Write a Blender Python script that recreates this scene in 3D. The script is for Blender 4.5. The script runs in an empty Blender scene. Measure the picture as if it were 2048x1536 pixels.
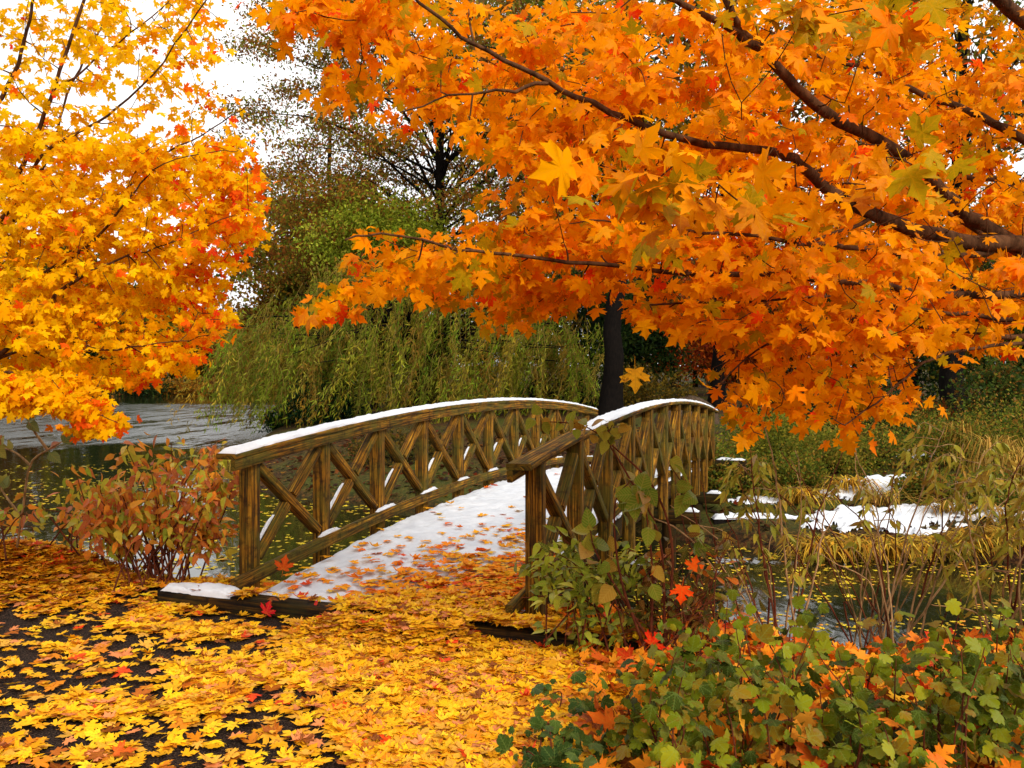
import bpy, math, random
import numpy as np
from mathutils import Matrix, Vector

rng = np.random.default_rng(7)
random.seed(7)
SC = bpy.context.scene
COL = SC.collection

# ------------------------------------------------------------------ camera
W_PX, F_PX, HOR, CAM_H = 2048.0, 1715.7, 764.4, 1.6
cam_d = bpy.data.cameras.new('camera')
cam_d.sensor_width = 36.0
cam_d.lens = 36.0 * F_PX / W_PX
cam_d.shift_y = -(768.0 - HOR) / W_PX
cam_d.clip_start = 0.05
cam_d.clip_end = 2000.0
cam = bpy.data.objects.new('camera', cam_d)
cam.location = (0, 0, CAM_H)
cam.rotation_euler = (math.radians(90), 0, 0)
COL.objects.link(cam)
SC.camera = cam

# ------------------------------------------------------------------ sky and sun (overcast)
SUN_EL, SUN_AZ = math.radians(36), math.radians(148)     # azimuth clockwise from +Y: behind the camera, to the right
world = bpy.data.worlds.new('World')
SC.world = world
world.use_nodes = True
wn, wl = world.node_tree.nodes, world.node_tree.links
wn.clear()
w_out = wn.new('ShaderNodeOutputWorld')
w_bg = wn.new('ShaderNodeBackground')
w_sky = wn.new('ShaderNodeTexSky')
w_sky.sky_type = 'NISHITA'
w_sky.sun_disc = False
w_sky.sun_elevation = SUN_EL
w_sky.sun_rotation = SUN_AZ
w_sky.dust_density = 6.0
w_sky.air_density = 1.0
w_hsv = wn.new('ShaderNodeHueSaturation')
w_hsv.inputs['Saturation'].default_value = 0.12
w_tc = wn.new('ShaderNodeTexCoord')
w_noise = wn.new('ShaderNodeTexNoise')
w_noise.inputs['Scale'].default_value = 2.2
w_noise.inputs['Detail'].default_value = 5.0
w_ramp = wn.new('ShaderNodeMapRange')
w_ramp.inputs['From Min'].default_value = 0.3
w_ramp.inputs['From Max'].default_value = 0.7
w_ramp.inputs['To Min'].default_value = 8.4
w_ramp.inputs['To Max'].default_value = 12.0
w_mix = wn.new('ShaderNodeMix')
w_mix.data_type = 'RGBA'
w_mix.inputs['Factor'].default_value = 0.8                 # closed cloud cover over the blue
w_cl = wn.new('ShaderNodeCombineColor')
wl.new(w_tc.outputs['Generated'], w_noise.inputs['Vector'])
wl.new(w_noise.outputs['Fac'], w_ramp.inputs['Value'])
for k in ('Red', 'Green', 'Blue'):
    wl.new(w_ramp.outputs['Result'], w_cl.inputs[k])
wl.new(w_sky.outputs['Color'], w_hsv.inputs['Color'])
wl.new(w_hsv.outputs['Color'], w_mix.inputs['A'])
wl.new(w_cl.outputs['Color'], w_mix.inputs['B'])
wl.new(w_mix.outputs['Result'], w_bg.inputs['Color'])
w_bg.inputs['Strength'].default_value = 0.076
wl.new(w_bg.outputs['Background'], w_out.inputs['Surface'])

sun_d = bpy.data.lights.new('sun', 'SUN')
sun_d.energy = 1.5
sun_d.angle = math.radians(14)
sun_d.color = (1.0, 0.95, 0.88)
sun = bpy.data.objects.new('sun', sun_d)
dirv = Vector((math.sin(SUN_AZ) * math.cos(SUN_EL), math.cos(SUN_AZ) * math.cos(SUN_EL), math.sin(SUN_EL)))
sun.rotation_euler = dirv.to_track_quat('Z', 'Y').to_euler()
sun.location = (8, -8, 14)
COL.objects.link(sun)

SC.view_settings.view_transform = 'Standard'
SC.view_settings.look = 'None'
SC.view_settings.gamma = 1.0
SC.view_settings.exposure = 1.0
SC.view_settings.use_curve_mapping = False
SC.render.engine = 'CYCLES'
SC.cycles.max_bounces = 8
SC.cycles.diffuse_bounces = 4
SC.cycles.transmission_bounces = 4
SC.cycles.transparent_max_bounces = 6


# ------------------------------------------------------------------ helpers
def srgb(r, g, b):
    c = np.array([r, g, b], float) / 255.0
    return np.where(c <= 0.04045, c / 12.92, ((c + 0.055) / 1.055) ** 2.4)


def px(x, y, Z):
    """a point of the place seen at photo pixel (x, y) at distance Z"""
    return np.array([(x - 1024.0) * Z / F_PX, Z, CAM_H - (y - HOR) * Z / F_PX])


def norm(v):
    return v / np.maximum(np.linalg.norm(v, axis=-1, keepdims=True), 1e-9)


def props(o, label=None, cat=None, group=None, kind=None):
    if label: o['label'] = label
    if cat: o['category'] = cat
    if group: o['group'] = group
    if kind: o['kind'] = kind
    return o


def thing(name, loc, label, cat, group=None):
    o = bpy.data.objects.new(name, None)
    o.location = tuple(float(v) for v in loc)
    o.empty_display_size = 0.1
    COL.objects.link(o)
    return props(o, label, cat, group)


def build(name, V, T, mat, parent=None, col=None, luv=None, smooth=False):
    V = np.asarray(V, np.float32).reshape(-1, 3)
    T = np.asarray(T, np.int32).reshape(-1, 3)
    if parent is not None:
        V = V - np.array(parent_base(parent), np.float32)
    me = bpy.data.meshes.new(name)
    me.vertices.add(len(V))
    me.vertices.foreach_set('co', V.ravel())
    me.loops.add(T.size)
    me.loops.foreach_set('vertex_index', T.ravel())
    me.polygons.add(len(T))
    me.polygons.foreach_set('loop_start', np.arange(0, T.size, 3, dtype=np.int32))
    me.polygons.foreach_set('loop_total', np.full(len(T), 3, np.int32))
    if smooth:
        me.polygons.foreach_set('use_smooth', np.ones(len(T), bool))
    if col is not None:
        c = np.ones((len(V), 4), np.float32)
        c[:, :3] = col
        me.attributes.new('tint', 'FLOAT_COLOR', 'POINT').data.foreach_set('color', c.ravel())
    if luv is not None:
        me.attributes.new('luv', 'FLOAT_VECTOR', 'POINT').data.foreach_set('vector', np.asarray(luv, np.float32).ravel())
    me.update(calc_edges=True)
    me.materials.append(mat)
    o = bpy.data.objects.new(name, me)
    COL.objects.link(o)
    if parent is not None:
        o.parent = parent
    return o


def parent_base(p):
    b = np.array(p.location)
    while p.parent is not None:
        p = p.parent
        b = b + np.array(p.location)
    return b


class MB:
    """collects pieces of one mesh"""
    def __init__(self):
        self.V, self.T, self.L, self.C, self.n = [], [], [], [], 0

    def add(self, V, T, luv=None, col=None):
        V = np.asarray(V, float)
        self.V.append(V)
        self.T.append(np.asarray(T, int) + self.n)
        self.L.append(np.zeros((len(V), 3)) if luv is None else luv)
        self.C.append(np.ones((len(V), 3)) if col is None else np.broadcast_to(col, (len(V), 3)))
        self.n += len(V)
        return self

    def build(self, name, mat, parent=None, smooth=False):
        return build(name, np.concatenate(self.V), np.concatenate(self.T), mat, parent,
                     np.concatenate(self.C), np.concatenate(self.L), smooth)


def grid_tris(n, m, closed=True):
    """triangles of an n x m grid of points, the second index closed on itself"""
    i = np.arange(n - 1)[:, None]
    j = np.arange(m if closed else m - 1)[None, :]
    a = i * m + j
    b = i * m + (j + 1) % m
    c = a + m
    d = b + m
    return np.concatenate([np.stack([a, b, d], -1).reshape(-1, 3), np.stack([a, d, c], -1).reshape(-1, 3)])


def sweep(P, side, up, prof, seed=0.0, caps=True):
    """profile (m, 2) carried along points P; side and up give the frame at each"""
    P = np.asarray(P, float)
    n, m = len(P), len(prof)
    side = np.broadcast_to(side, P.shape)
    up = np.broadcast_to(up, P.shape)
    V = P[:, None, :] + prof[None, :, 0:1] * side[:, None, :] + prof[None, :, 1:2] * up[:, None, :]
    s = np.concatenate([[0], np.cumsum(np.linalg.norm(np.diff(P, axis=0), axis=1))])
    pr = np.concatenate([[0], np.cumsum(np.linalg.norm(np.diff(prof, axis=0), axis=1))])
    L = np.stack(np.broadcast_arrays(s[:, None] + seed * 3.7, pr[None, :], np.full((1, 1), seed)), -1).reshape(-1, 3)
    V = V.reshape(-1, 3)
    T = grid_tris(n, m)
    if caps:
        f = np.array([[0, k, k + 1] for k in range(1, m - 1)])
        e = V[-m:].copy(); b = V[:m].copy()
        nv = len(V)
        V = np.concatenate([V, b, e])
        L = np.concatenate([L, L[:m] + [0, .3, 0], L[-m:n * m] + [0, .3, 0]])
        T = np.concatenate([T, f[:, ::-1] + nv, f + nv + m])
    return V, T, L


def rect(w, h, c=0.005):
    """a timber section with eased arrises"""
    a, b = w / 2, h / 2
    return np.array([(-a + c, -b), (a - c, -b), (a, -b + c), (a, b - c), (a - c, b), (-a + c, b), (-a, b - c), (-a, -b + c)])


def beam(mb, p0, p1, side, w, h, seed=None, c=0.005):
    p0, p1 = np.asarray(p0, float), np.asarray(p1, float)
    d = norm(p1 - p0)
    side = norm(np.asarray(side, float) - d * np.dot(side, d))
    up = np.cross(side, d)
    if up[2] < 0: up = -up; side = -side
    V, T, L = sweep(np.stack([p0, (p0 + p1) / 2, p1]), side, up, rect(w, h, c), rng.random() * 20 if seed is None else seed)
    mb.add(V, T, L)
    return mb


def tube_arrays(P, R, sides=6):
    P = np.asarray(P, float)
    R = np.broadcast_to(R, (len(P),))
    t = norm(np.gradient(P, axis=0))
    ref = np.array([0.31, 0.17, 0.93]) if abs(t[0][2]) < 0.9 else np.array([0.93, 0.31, 0.17])
    u = norm(ref - t * (t @ ref)[:, None])
    v = np.cross(t, u)
    a = np.arange(sides) * 2 * math.pi / sides
    V = P[:, None, :] + R[:, None, None] * (np.cos(a)[None, :, None] * u[:, None, :] + np.sin(a)[None, :, None] * v[:, None, :])
    s = np.concatenate([[0], np.cumsum(np.linalg.norm(np.diff(P, axis=0), axis=1))])
    L = np.stack(np.broadcast_arrays(s[:, None], a[None, :], np.zeros((1, 1))), -1).reshape(-1, 3)
    return V.reshape(-1, 3), grid_tris(len(P), sides), L


def spline(pts, n):
    """smooth curve through points (rows may carry extra columns)"""
    pts = np.asarray(pts, float)
    if len(pts) < 3:
        t = np.linspace(0, 1, n)[:, None]
        return pts[0] * (1 - t) + pts[-1] * t
    P = np.concatenate([2 * pts[:1] - pts[1:2], pts, 2 * pts[-1:] - pts[-2:-1]])
    out = []
    u = np.linspace(0, len(pts) - 1, n)
    k = np.minimum(u.astype(int), len(pts) - 2)
    t = (u - k)[:, None]
    p0, p1, p2, p3 = P[k], P[k + 1], P[k + 2], P[k + 3]
    return 0.5 * (2 * p1 + (p2 - p0) * t + (2 * p0 - 5 * p1 + 4 * p2 - p3) * t ** 2 + (3 * p1 - p0 - 3 * p2 + p3) * t ** 3)


def inside(poly, x, y):
    poly = np.asarray(poly, float)
    r = np.zeros(len(x), bool)
    j = len(poly) - 1
    for i in range(len(poly)):
        xi, yi = poly[i]; xj, yj = poly[j]
        c = ((yi > y) != (yj > y)) & (x < (xj - xi) * (y - yi) / (yj - yi + 1e-12) + xi)
        r ^= c
        j = i
    return r


def vnoise(x, y, s=1.0, seed=0):
    """cheap smooth value noise, about 0..1"""
    x = np.asarray(x, float) * s + seed * 17.13; y = np.asarray(y, float) * s + seed * 5.71
    xi, yi = np.floor(x).astype(int), np.floor(y).astype(int)
    fx, fy = x - xi, y - yi
    fx = fx * fx * (3 - 2 * fx); fy = fy * fy * (3 - 2 * fy)
    def h(a, b):
        n = (a * 374761393 + b * 668265263 + seed * 1274126177) & 0x7fffffff
        n = ((n ^ (n >> 13)) * 1274126177) & 0x7fffffff
        return ((n ^ (n >> 16)) & 0xffff) / 65535.0
    return (h(xi, yi) * (1 - fx) + h(xi + 1, yi) * fx) * (1 - fy) + (h(xi, yi + 1) * (1 - fx) + h(xi + 1, yi + 1) * fx) * fy


def fnoise(x, y, s=1.0, seed=0):
    return (vnoise(x, y, s, seed) * .5 + vnoise(x, y, s * 2.1, seed + 1) * .3 + vnoise(x, y, s * 4.3, seed + 2) * .2)


# ------------------------------------------------------------------ materials
def mat_new(name):
    m = bpy.data.materials.new(name)
    m.use_nodes = True
    nt = m.node_tree
    nt.nodes.clear()
    out = nt.nodes.new('ShaderNodeOutputMaterial')
    return m, nt, out


class N:
    """short node building"""
    def __init__(self, nt): self.nt = nt
    def new(self, t, **kw):
        n = self.nt.nodes.new(t)
        for k, v in kw.items(): setattr(n, k, v)
        return n
    def link(self, a, b): self.nt.links.new(a, b)
    def set(self, sock, v):
        if hasattr(v, 'is_output'): self.link(v, sock)
        else: sock.default_value = v
    def math(self, op, a, b=None, c=None):
        n = self.new('ShaderNodeMath', operation=op)
        self.set(n.inputs[0], a)
        if b is not None: self.set(n.inputs[1], b)
        if c is not None: self.set(n.inputs[2], c)
        return n.outputs[0]
    def noise(self, vec, scale, detail=3, rough=.55):
        n = self.new('ShaderNodeTexNoise')
        self.link(vec, n.inputs['Vector'])
        n.inputs['Scale'].default_value = scale; n.inputs['Detail'].default_value = detail
        n.inputs['Roughness'].default_value = rough
        return n.outputs['Fac']
    def ramp(self, f, stops):
        n = self.new('ShaderNodeValToRGB')
        e = n.color_ramp.elements
        while len(e) < len(stops): e.new(0.5)
        for k, (p, c) in enumerate(stops):
            e[k].position = p
            e[k].color = (*c, 1) if not np.isscalar(c) else (c, c, c, 1)
        self.link(f, n.inputs[0])
        return n.outputs[0]
    def mix(self, f, a, b, blend='MIX'):
        n = self.new('ShaderNodeMix', data_type='RGBA', blend_type=blend)
        self.set(n.inputs['Factor'], f)
        for k, v in (('A', a), ('B', b)):
            if hasattr(v, 'is_output'): self.link(v, n.inputs[k])
            else: n.inputs[k].default_value = (*v, 1) if not np.isscalar(v) else (v, v, v, 1)
        return n.outputs['Result']
    def attr(self, name):
        return self.new('ShaderNodeAttribute', attribute_name=name)
    def mapping(self, vec, scale):
        n = self.new('ShaderNodeMapping')
        self.link(vec, n.inputs['Vector'])
        n.inputs['Scale'].default_value = scale
        return n.outputs[0]
    def bump(self, h, strength, dist=0.01):
        n = self.new('ShaderNodeBump')
        n.inputs['Strength'].default_value = strength
        n.inputs['Distance'].default_value = dist
        self.link(h, n.inputs['Height'])
        return n.outputs[0]
    def bsdf(self, out, color, rough=.6, normal=None, spec=.5, **kw):
        p = self.new('ShaderNodeBsdfPrincipled')
        if hasattr(color, 'is_output'): self.link(color, p.inputs['Base Color'])
        else: p.inputs['Base Color'].default_value = (*color, 1)
        self.set(p.inputs['Roughness'], rough)
        p.inputs['Specular IOR Level'].default_value = spec
        if normal is not None: self.link(normal, p.inputs['Normal'])
        for k, v in kw.items(): p.inputs[k.replace('_', ' ')].default_value = v
        self.link(p.outputs[0], out.inputs['Surface'])
        return p


def leaf_material(name, veins=None, trans=.42, gloss=.05, vein_col=(.9, .6, .08), vein_f=.4, brown=.0):
    m, nt, out = mat_new(name)
    n = N(nt)
    tint = n.attr('tint').outputs['Color']
    luv = n.attr('luv').outputs['Vector']
    geo = n.new('ShaderNodeNewGeometry')
    blotch = n.noise(geo.outputs['Position'], 38, 2)
    c = n.mix(n.math('MULTIPLY', blotch, .5), tint, n.mix(1.0, tint, (.92, .82, .6), 'MULTIPLY'))
    if brown:
        spots = n.noise(geo.outputs['Position'], 30, 4, .7)
        c = n.mix(n.ramp(spots, [(.56, 0), (.68, brown)]), c, tuple(srgb(124, 66, 22)))
    if veins:
        sep = n.new('ShaderNodeSeparateXYZ'); n.link(luv, sep.inputs[0])
        x, y = sep.outputs[0], sep.outputs[1]
        best = None
        if veins == 'palmate':
            for deg in (90, 48, 132, 12, 168):
                a = math.radians(deg)
                d = n.math('ABSOLUTE', n.math('SUBTRACT', n.math('MULTIPLY', x, math.sin(a)), n.math('MULTIPLY', y, math.cos(a))))
                al = n.math('ADD', n.math('MULTIPLY', x, math.cos(a)), n.math('MULTIPLY', y, math.sin(a)))
                d = n.math('ADD', d, n.math('LESS_THAN', al, -.02))
                best = d if best is None else n.math('MINIMUM', best, d)
                # side veins leaving the main vein
                w = n.math('ABSOLUTE', n.math('SUBTRACT', n.math('FRACT', n.math('MULTIPLY', n.math('SUBTRACT', al, n.math('MULTIPLY', d, .8)), 6.0)), .5))
                w = n.math('ADD', n.math('MULTIPLY', w, .16), n.math('MULTIPLY', d, .10))
                best = n.math('MINIMUM', best, w)
        else:
            best = n.math('ABSOLUTE', x)
            w = n.math('ABSOLUTE', n.math('SUBTRACT', n.math('FRACT', n.math('MULTIPLY', n.math('SUBTRACT', y, n.math('MULTIPLY', n.math('ABSOLUTE', x), .9)), 7.0)), .5))
            best = n.math('MINIMUM', best, n.math('MULTIPLY', w, .14))
        f = n.new('ShaderNodeMapRange', interpolation_type='SMOOTHSTEP')
        n.link(best, f.inputs['Value'])
        f.inputs['From Min'].default_value = .004; f.inputs['From Max'].default_value = .03
        f.inputs['To Min'].default_value = vein_f; f.inputs['To Max'].default_value = 0
        c = n.mix(f.outputs['Result'], c, vein_col)
    dif = n.new('ShaderNodeBsdfDiffuse'); n.link(c, dif.inputs['Color'])
    trn = n.new('ShaderNodeBsdfTranslucent'); n.link(c, trn.inputs['Color'])
    mx = n.new('ShaderNodeMixShader'); mx.inputs[0].default_value = trans
    n.link(dif.outputs[0], mx.inputs[1]); n.link(trn.outputs[0], mx.inputs[2])
    gl = n.new('ShaderNodeBsdfGlossy'); gl.inputs['Roughness'].default_value = .5
    fr = n.new('ShaderNodeFresnel'); fr.inputs['IOR'].default_value = 1.35
    m2 = n.new('ShaderNodeMixShader')
    n.link(n.math('MULTIPLY', fr.outputs[0], gloss), m2.inputs[0])
    n.link(mx.outputs[0], m2.inputs[1]); n.link(gl.outputs[0], m2.inputs[2])
    n.link(m2.outputs[0], out.inputs['Surface'])
    return m


M = {}
M['maple'] = leaf_material('maple leaf', 'palmate', .52, .008, tuple(srgb(232, 160, 20)), .3, .2)
M['ovate'] = leaf_material('ovate leaf', 'pinnate', .4, .05, tuple(srgb(190, 160, 70)), .35, .4)
M['lobed'] = leaf_material('lobed shrub leaf', 'palmate', .3, .03, tuple(srgb(130, 150, 70)), .3, .5)
M['litter'] = leaf_material('fallen leaf', 'palmate', .15, .02, tuple(srgb(205, 130, 40)), .35, .8)
M['foliage'] = leaf_material('far foliage', None, .5, .02)
M['blade'] = leaf_material('grass blade', None, .3, .04)


def wood_material(name, dark=1.0):
    m, nt, out = mat_new(name)
    n = N(nt)
    luv = n.attr('luv').outputs['Vector']
    geo = n.new('ShaderNodeNewGeometry').outputs['Position']
    grain = n.noise(n.mapping(luv, (2.2, 70, 9)), 1.0, 5, .65)
    fine = n.noise(n.mapping(luv, (4, 130, 9)), 1.0, 3, .65)
    patch = n.noise(geo, 3.2, 4, .6)
    spot = n.noise(geo, 14, 3, .6)
    c = n.ramp(grain, [(.30, tuple(srgb(20, 11, 4) * dark)), (.44, tuple(srgb(66, 42, 10) * dark)), (.56, tuple(srgb(140, 92, 16) * dark)), (.72, tuple(srgb(204, 150, 46) * dark))])
    c = n.mix(n.ramp(patch, [(.42, 0), (.62, .8)]), c, tuple(srgb(78, 74, 22) * dark))        # algae
    c = n.mix(n.ramp(spot, [(.52, 0), (.72, .75)]), c, tuple(srgb(26, 19, 10) * dark))            # damp stains
    c = n.mix(n.math('MULTIPLY', n.ramp(fine, [(.33, 1.0), (.5, 0)]), .8), c, tuple(srgb(30, 18, 8) * dark))
    h = n.math('ADD', n.math('MULTIPLY', grain, .6), n.math('MULTIPLY', fine, .6))
    n.bsdf(out, c, .78, n.bump(h, .55, .006), .12)
    return m


M['wood'] = wood_material('weathered timber')
M['dark_wood'] = wood_material('wet dark timber', .22)


def snow_material():
    m, nt, out = mat_new('snow')
    n = N(nt)
    geo = n.new('ShaderNodeNewGeometry').outputs['Position']
    a = n.noise(geo, 24, 4, .65)
    b = n.noise(geo, 150, 3, .7)
    c = n.ramp(n.noise(geo, 4, 5, .65), [(.3, (.56, .58, .62)), (.6, (.70, .71, .73))])
    n.bsdf(out, c, .65, n.bump(n.math('ADD', n.math('MULTIPLY', a, .8), n.math('MULTIPLY', b, .5)), .5, .012), .3)
    return m


M['snow'] = snow_material()


def bark_material(name, lo, hi):
    m, nt, out = mat_new(name)
    n = N(nt)
    geo = n.new('ShaderNodeNewGeometry').outputs['Position']
    a = n.noise(n.mapping(geo, (1, 1, .3)), 24, 4, .65)
    b = n.noise(geo, 5, 3)
    c = n.ramp(a, [(.3, tuple(lo)), (.7, tuple(hi))])
    c = n.mix(n.math('MULTIPLY', b, .4), c, tuple(np.array(lo) * .9))
    n.bsdf(out, c, .9, n.bump(a, .7, .02), .06)
    return m


M['bark'] = bark_material('maple bark', srgb(42, 24, 12), srgb(112, 74, 46))
M['dark_bark'] = bark_material('dark wet bark', srgb(9, 7, 6), srgb(27, 21, 16))
M['red_twig'] = bark_material('reddish twig', srgb(62, 26, 18), srgb(120, 62, 36))
M['tan_twig'] = bark_material('tan twig', srgb(104, 74, 42), srgb(196, 156, 108))
M['willow_twig'] = bark_material('willow twig', srgb(96, 82, 34), srgb(160, 130, 62))


def ground_material():
    """one sheet: dark path mulch close by, brown leaf strewn soil beyond"""
    m, nt, out = mat_new('ground')
    n = N(nt)
    geo = n.new('ShaderNodeNewGeometry').outputs['Position']
    tint = n.attr('tint').outputs['Color']
    v = n.new('ShaderNodeTexVoronoi'); n.link(geo, v.inputs['Vector']); v.inputs['Scale'].default_value = 24
    sp = n.new('ShaderNodeSeparateColor'); n.link(v.outputs['Color'], sp.inputs[0])
    leaf = n.ramp(sp.outputs[0], [(0, tuple(srgb(24, 16, 11))), (.35, tuple(srgb(58, 34, 19))), (.6, tuple(srgb(84, 50, 25))), (.8, tuple(srgb(66, 58, 27))), (1, tuple(srgb(110, 74, 32)))])
    a = n.noise(geo, 60, 5, .7)
    b = n.noise(geo, 110, 3, .7)
    mulch = n.ramp(b, [(.34, tuple(srgb(14, 10, 8))), (.50, tuple(srgb(42, 30, 24))), (.62, tuple(srgb(96, 76, 60)))])
    mulch = n.mix(n.ramp(a, [(.35, .55), (.6, 0)]), mulch, tuple(srgb(18, 14, 14)))
    sc = n.new('ShaderNodeSeparateColor'); n.link(tint, sc.inputs[0])
    leaf = n.mix(n.ramp(b, [(.3, .8), (.55, 0)]), leaf, tuple(srgb(20, 14, 10)))
    c = n.mix(sc.outputs[0], mulch, leaf)
    c = n.mix(sc.outputs[1], c, tuple(srgb(70, 84, 26)))
    n.bsdf(out, c, .9, n.bump(n.math('ADD', a, n.math('MULTIPLY', b, .6)), .9, .02), .08)
    return m


M['ground'] = ground_material()


def water_material():
    m, nt, out = mat_new('pond water')
    n = N(nt)
    geo = n.new('ShaderNodeNewGeometry').outputs['Position']
    sep = n.new('ShaderNodeSeparateXYZ'); n.link(geo, sep.inputs[0])
    # a breeze ruffles the open middle of the pond; the sheltered water by both banks lies nearly still
    r0 = n.new('ShaderNodeMapRange', interpolation_type='SMOOTHSTEP')
    wob = n.math('ADD', sep.outputs[1], n.math('MULTIPLY', n.noise(n.mapping(geo, (.25, .05, 1)), 1.0, 2), 9.0))
    n.link(wob, r0.inputs['Value']); r0.inputs['From Min'].default_value = 33; r0.inputs['From Max'].default_value = 38
    r1 = n.new('ShaderNodeMapRange', interpolation_type='SMOOTHSTEP')
    n.link(wob, r1.inputs['Value']); r1.inputs['From Min'].default_value = 92; r1.inputs['From Max'].default_value = 104
    r1.inputs['To Min'].default_value = 1; r1.inputs['To Max'].default_value = 0
    ruff = n.math('ADD', n.math('MULTIPLY', n.math('MULTIPLY', r0.outputs[0], r1.outputs[0]), .9), .10)
    w1 = n.noise(n.mapping(geo, (1.2, .55, 1)), 2.6, 3, .55)
    w2 = n.noise(n.mapping(geo, (1, .7, 1)), 1.1, 2, .5)
    bm = n.new('ShaderNodeBump')
    n.link(n.math('ADD', w1, w2), bm.inputs['Height'])
    gust = n.new('ShaderNodeMapRange', interpolation_type='SMOOTHSTEP')
    n.link(n.noise(n.mapping(geo, (1.1, .16, 1)), 1.0, 6, .75), gust.inputs['Value'])
    gust.inputs['From Min'].default_value = .38; gust.inputs['From Max'].default_value = .54
    gust.inputs['To Min'].default_value = .02; gust.inputs['To Max'].default_value = 1.0
    rip = n.math('MULTIPLY', ruff, gust.outputs[0])
    n.link(rip, bm.inputs['Strength'])
    rough = n.math('ADD', n.math('MULTIPLY', rip, .24), .03)         # wavelets too small to model
    bm.inputs['Distance'].default_value = .07
    p = n.bsdf(out, tuple(srgb(30, 30, 14)), rough, bm.outputs[0], .9, IOR=1.333)
    return m


M['water'] = water_material()

# ------------------------------------------------------------------ terrain and pond
WATER_Z = -0.75


def sstep(a, b, x):
    t = np.clip((x - a) / (b - a), 0, 1)
    return t * t * (3 - 2 * t)


def shore_near(x):
    return np.interp(x, [-60, -12, -5, -2.2, .2, 1.0, 1.8, 4, 10, 60], [9.5, 8.6, 7.6, 7.2, 6.45, 6.0, 5.6, 5.5, 5.2, 2]) + .12 * np.sin(x * 2.3) + .07 * np.sin(x * 5.1)


def shore_isle(x):
    return np.interp(x, [-10.5, -9.2, -8.3, -7.2, -6, -4, -1, 2, 3.2, 4.5, 7, 12, 40, 90], [60, 34, 26, 22, 19.5, 17.3, 15.4, 13.4, 12.3, 11.5, 11.2, 10.6, 9, 4]) + .18 * np.sin(x * 1.7) + .1 * np.sin(x * 4.3 + 1)


def terrain(x, y):
    x = np.asarray(x, float); y = np.asarray(y, float)
    bed = -1.7
    t = shore_near(x) - y
    hn = bed + (0 - bed) * sstep(-.9, .55, t)
    hn = hn + .34 * np.exp(-((x + 3.85) / .8) ** 2 - ((y - 6.6) / .5) ** 2) + .02 * (fnoise(x, y, 1.3, 3) - .5)
    t = y - shore_isle(x)
    hi = np.interp(t, [-1.2, -.2, .05, .25, .8, 3.5, 8, 14, 30, 80, 400], [bed, -.95, -.72, -.58, -.48, -.12, .22, .45, 1.0, 2.2, 6])
    hi = hi + .12 * (fnoise(x, y, .7, 9) - .5) * (t > 0)
    hi = np.where((x < -9.5), bed, hi)
    yf = np.interp(x, [-400, -150, -90, -40, 0, 400], [40, 60, 132, 150, 150, 150])
    hf = np.interp(y - yf, [-3, 0, 2, 30, 200], [bed, -.75, -.1, 1.2, 8])
    return np.maximum(np.maximum(hn, hi), hf)


def axis(parts):
    return np.unique(np.concatenate([np.linspace(a, b, n) for a, b, n in parts]))


gx = axis([(-420, -40, 20), (-40, -12, 24), (-12, 12, 110), (12, 40, 24), (40, 420, 20)])
gy = axis([(-30, 2, 8), (2, 9, 60), (9, 26, 90), (26, 60, 30), (60, 170, 40), (170, 500, 12)])
GX, GY = np.meshgrid(gx, gy, indexing='ij')
GZ = terrain(GX, GY)
isle = sstep(.0, .5, GY - shore_isle(GX)) * (GY > 9)
far = (GY > 9) * 1.0
soil = np.clip(np.maximum(isle, far), 0, 1)
soil = np.maximum(soil, sstep(.2, .6, .4 - (shore_near(GX) - GY)))
grassy = np.clip(fnoise(GX, GY, .45, 31) * 1.6 - .6, 0, .8) * isle
tint = np.stack([soil, grassy, np.zeros_like(soil)], -1).reshape(-1, 3)
g = build('ground', np.stack([GX, GY, GZ], -1).reshape(-1, 3), grid_tris(len(gx), len(gy), False)[:, ::-1], M['ground'], col=tint, smooth=True)
props(g, 'dark mulch path and brown leaf strewn banks of the pond', kind='structure')
wv = np.array([(-420, 4, WATER_Z), (420, 4, WATER_Z), (420, 170, WATER_Z), (-420, 170, WATER_Z)])
w = build('water', wv, [(0, 1, 2), (0, 2, 3)], M['water'])
props(w, 'still dark pond water under the footbridge, bright where a breeze ruffles it', kind='structure')

# ------------------------------------------------------------------ footbridge
B0 = np.array([-1.95, 6.377, 0.0])
TH = 0.343
BD = np.array([math.sin(TH), math.cos(TH), 0.0])      # along the bridge
BN = np.array([math.cos(TH), -math.sin(TH), 0.0])     # across it, to the right
UPV = np.array([0, 0, 1.0])
BS, BW = 0.979, 2.235
I0, I1 = -.30, 10.55


def arch(i):
    return .271 * (1 - ((np.asarray(i, float) - 5.1) / 5.4) ** 2)


def bpt(i, n, z):
    """point of the bridge: panel number i along, n metres across, z above the arch line"""
    i = np.asarray(i, float)
    P = B0 + BD * (i * BS)[..., None] + BN * np.asarray(n, float)[..., None]
    P = P + UPV * (np.asarray(z, float) + arch(i))[..., None]
    return P


def bcurve(i0, i1, n, z, k):
    i = np.linspace(i0, i1, k)
    P = bpt(i, np.full(k, float(n)), np.full(k, float(z)))
    t = norm(np.gradient(P, axis=0))
    up = norm(np.cross(np.broadcast_to(BN, t.shape), t))
    return P, up


def board(name, i0, i1, n, z, w, h, parent, mat='wood', c=.006, k=None):
    P, up = bcurve(i0, i1, n, z, k or max(4, int((i1 - i0) * 3)))
    mb = MB()
    mb.add(*sweep(P, BN, up, rect(w, h, c), rng.random() * 30))
    return mb.build(name, M[mat], parent)


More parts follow.
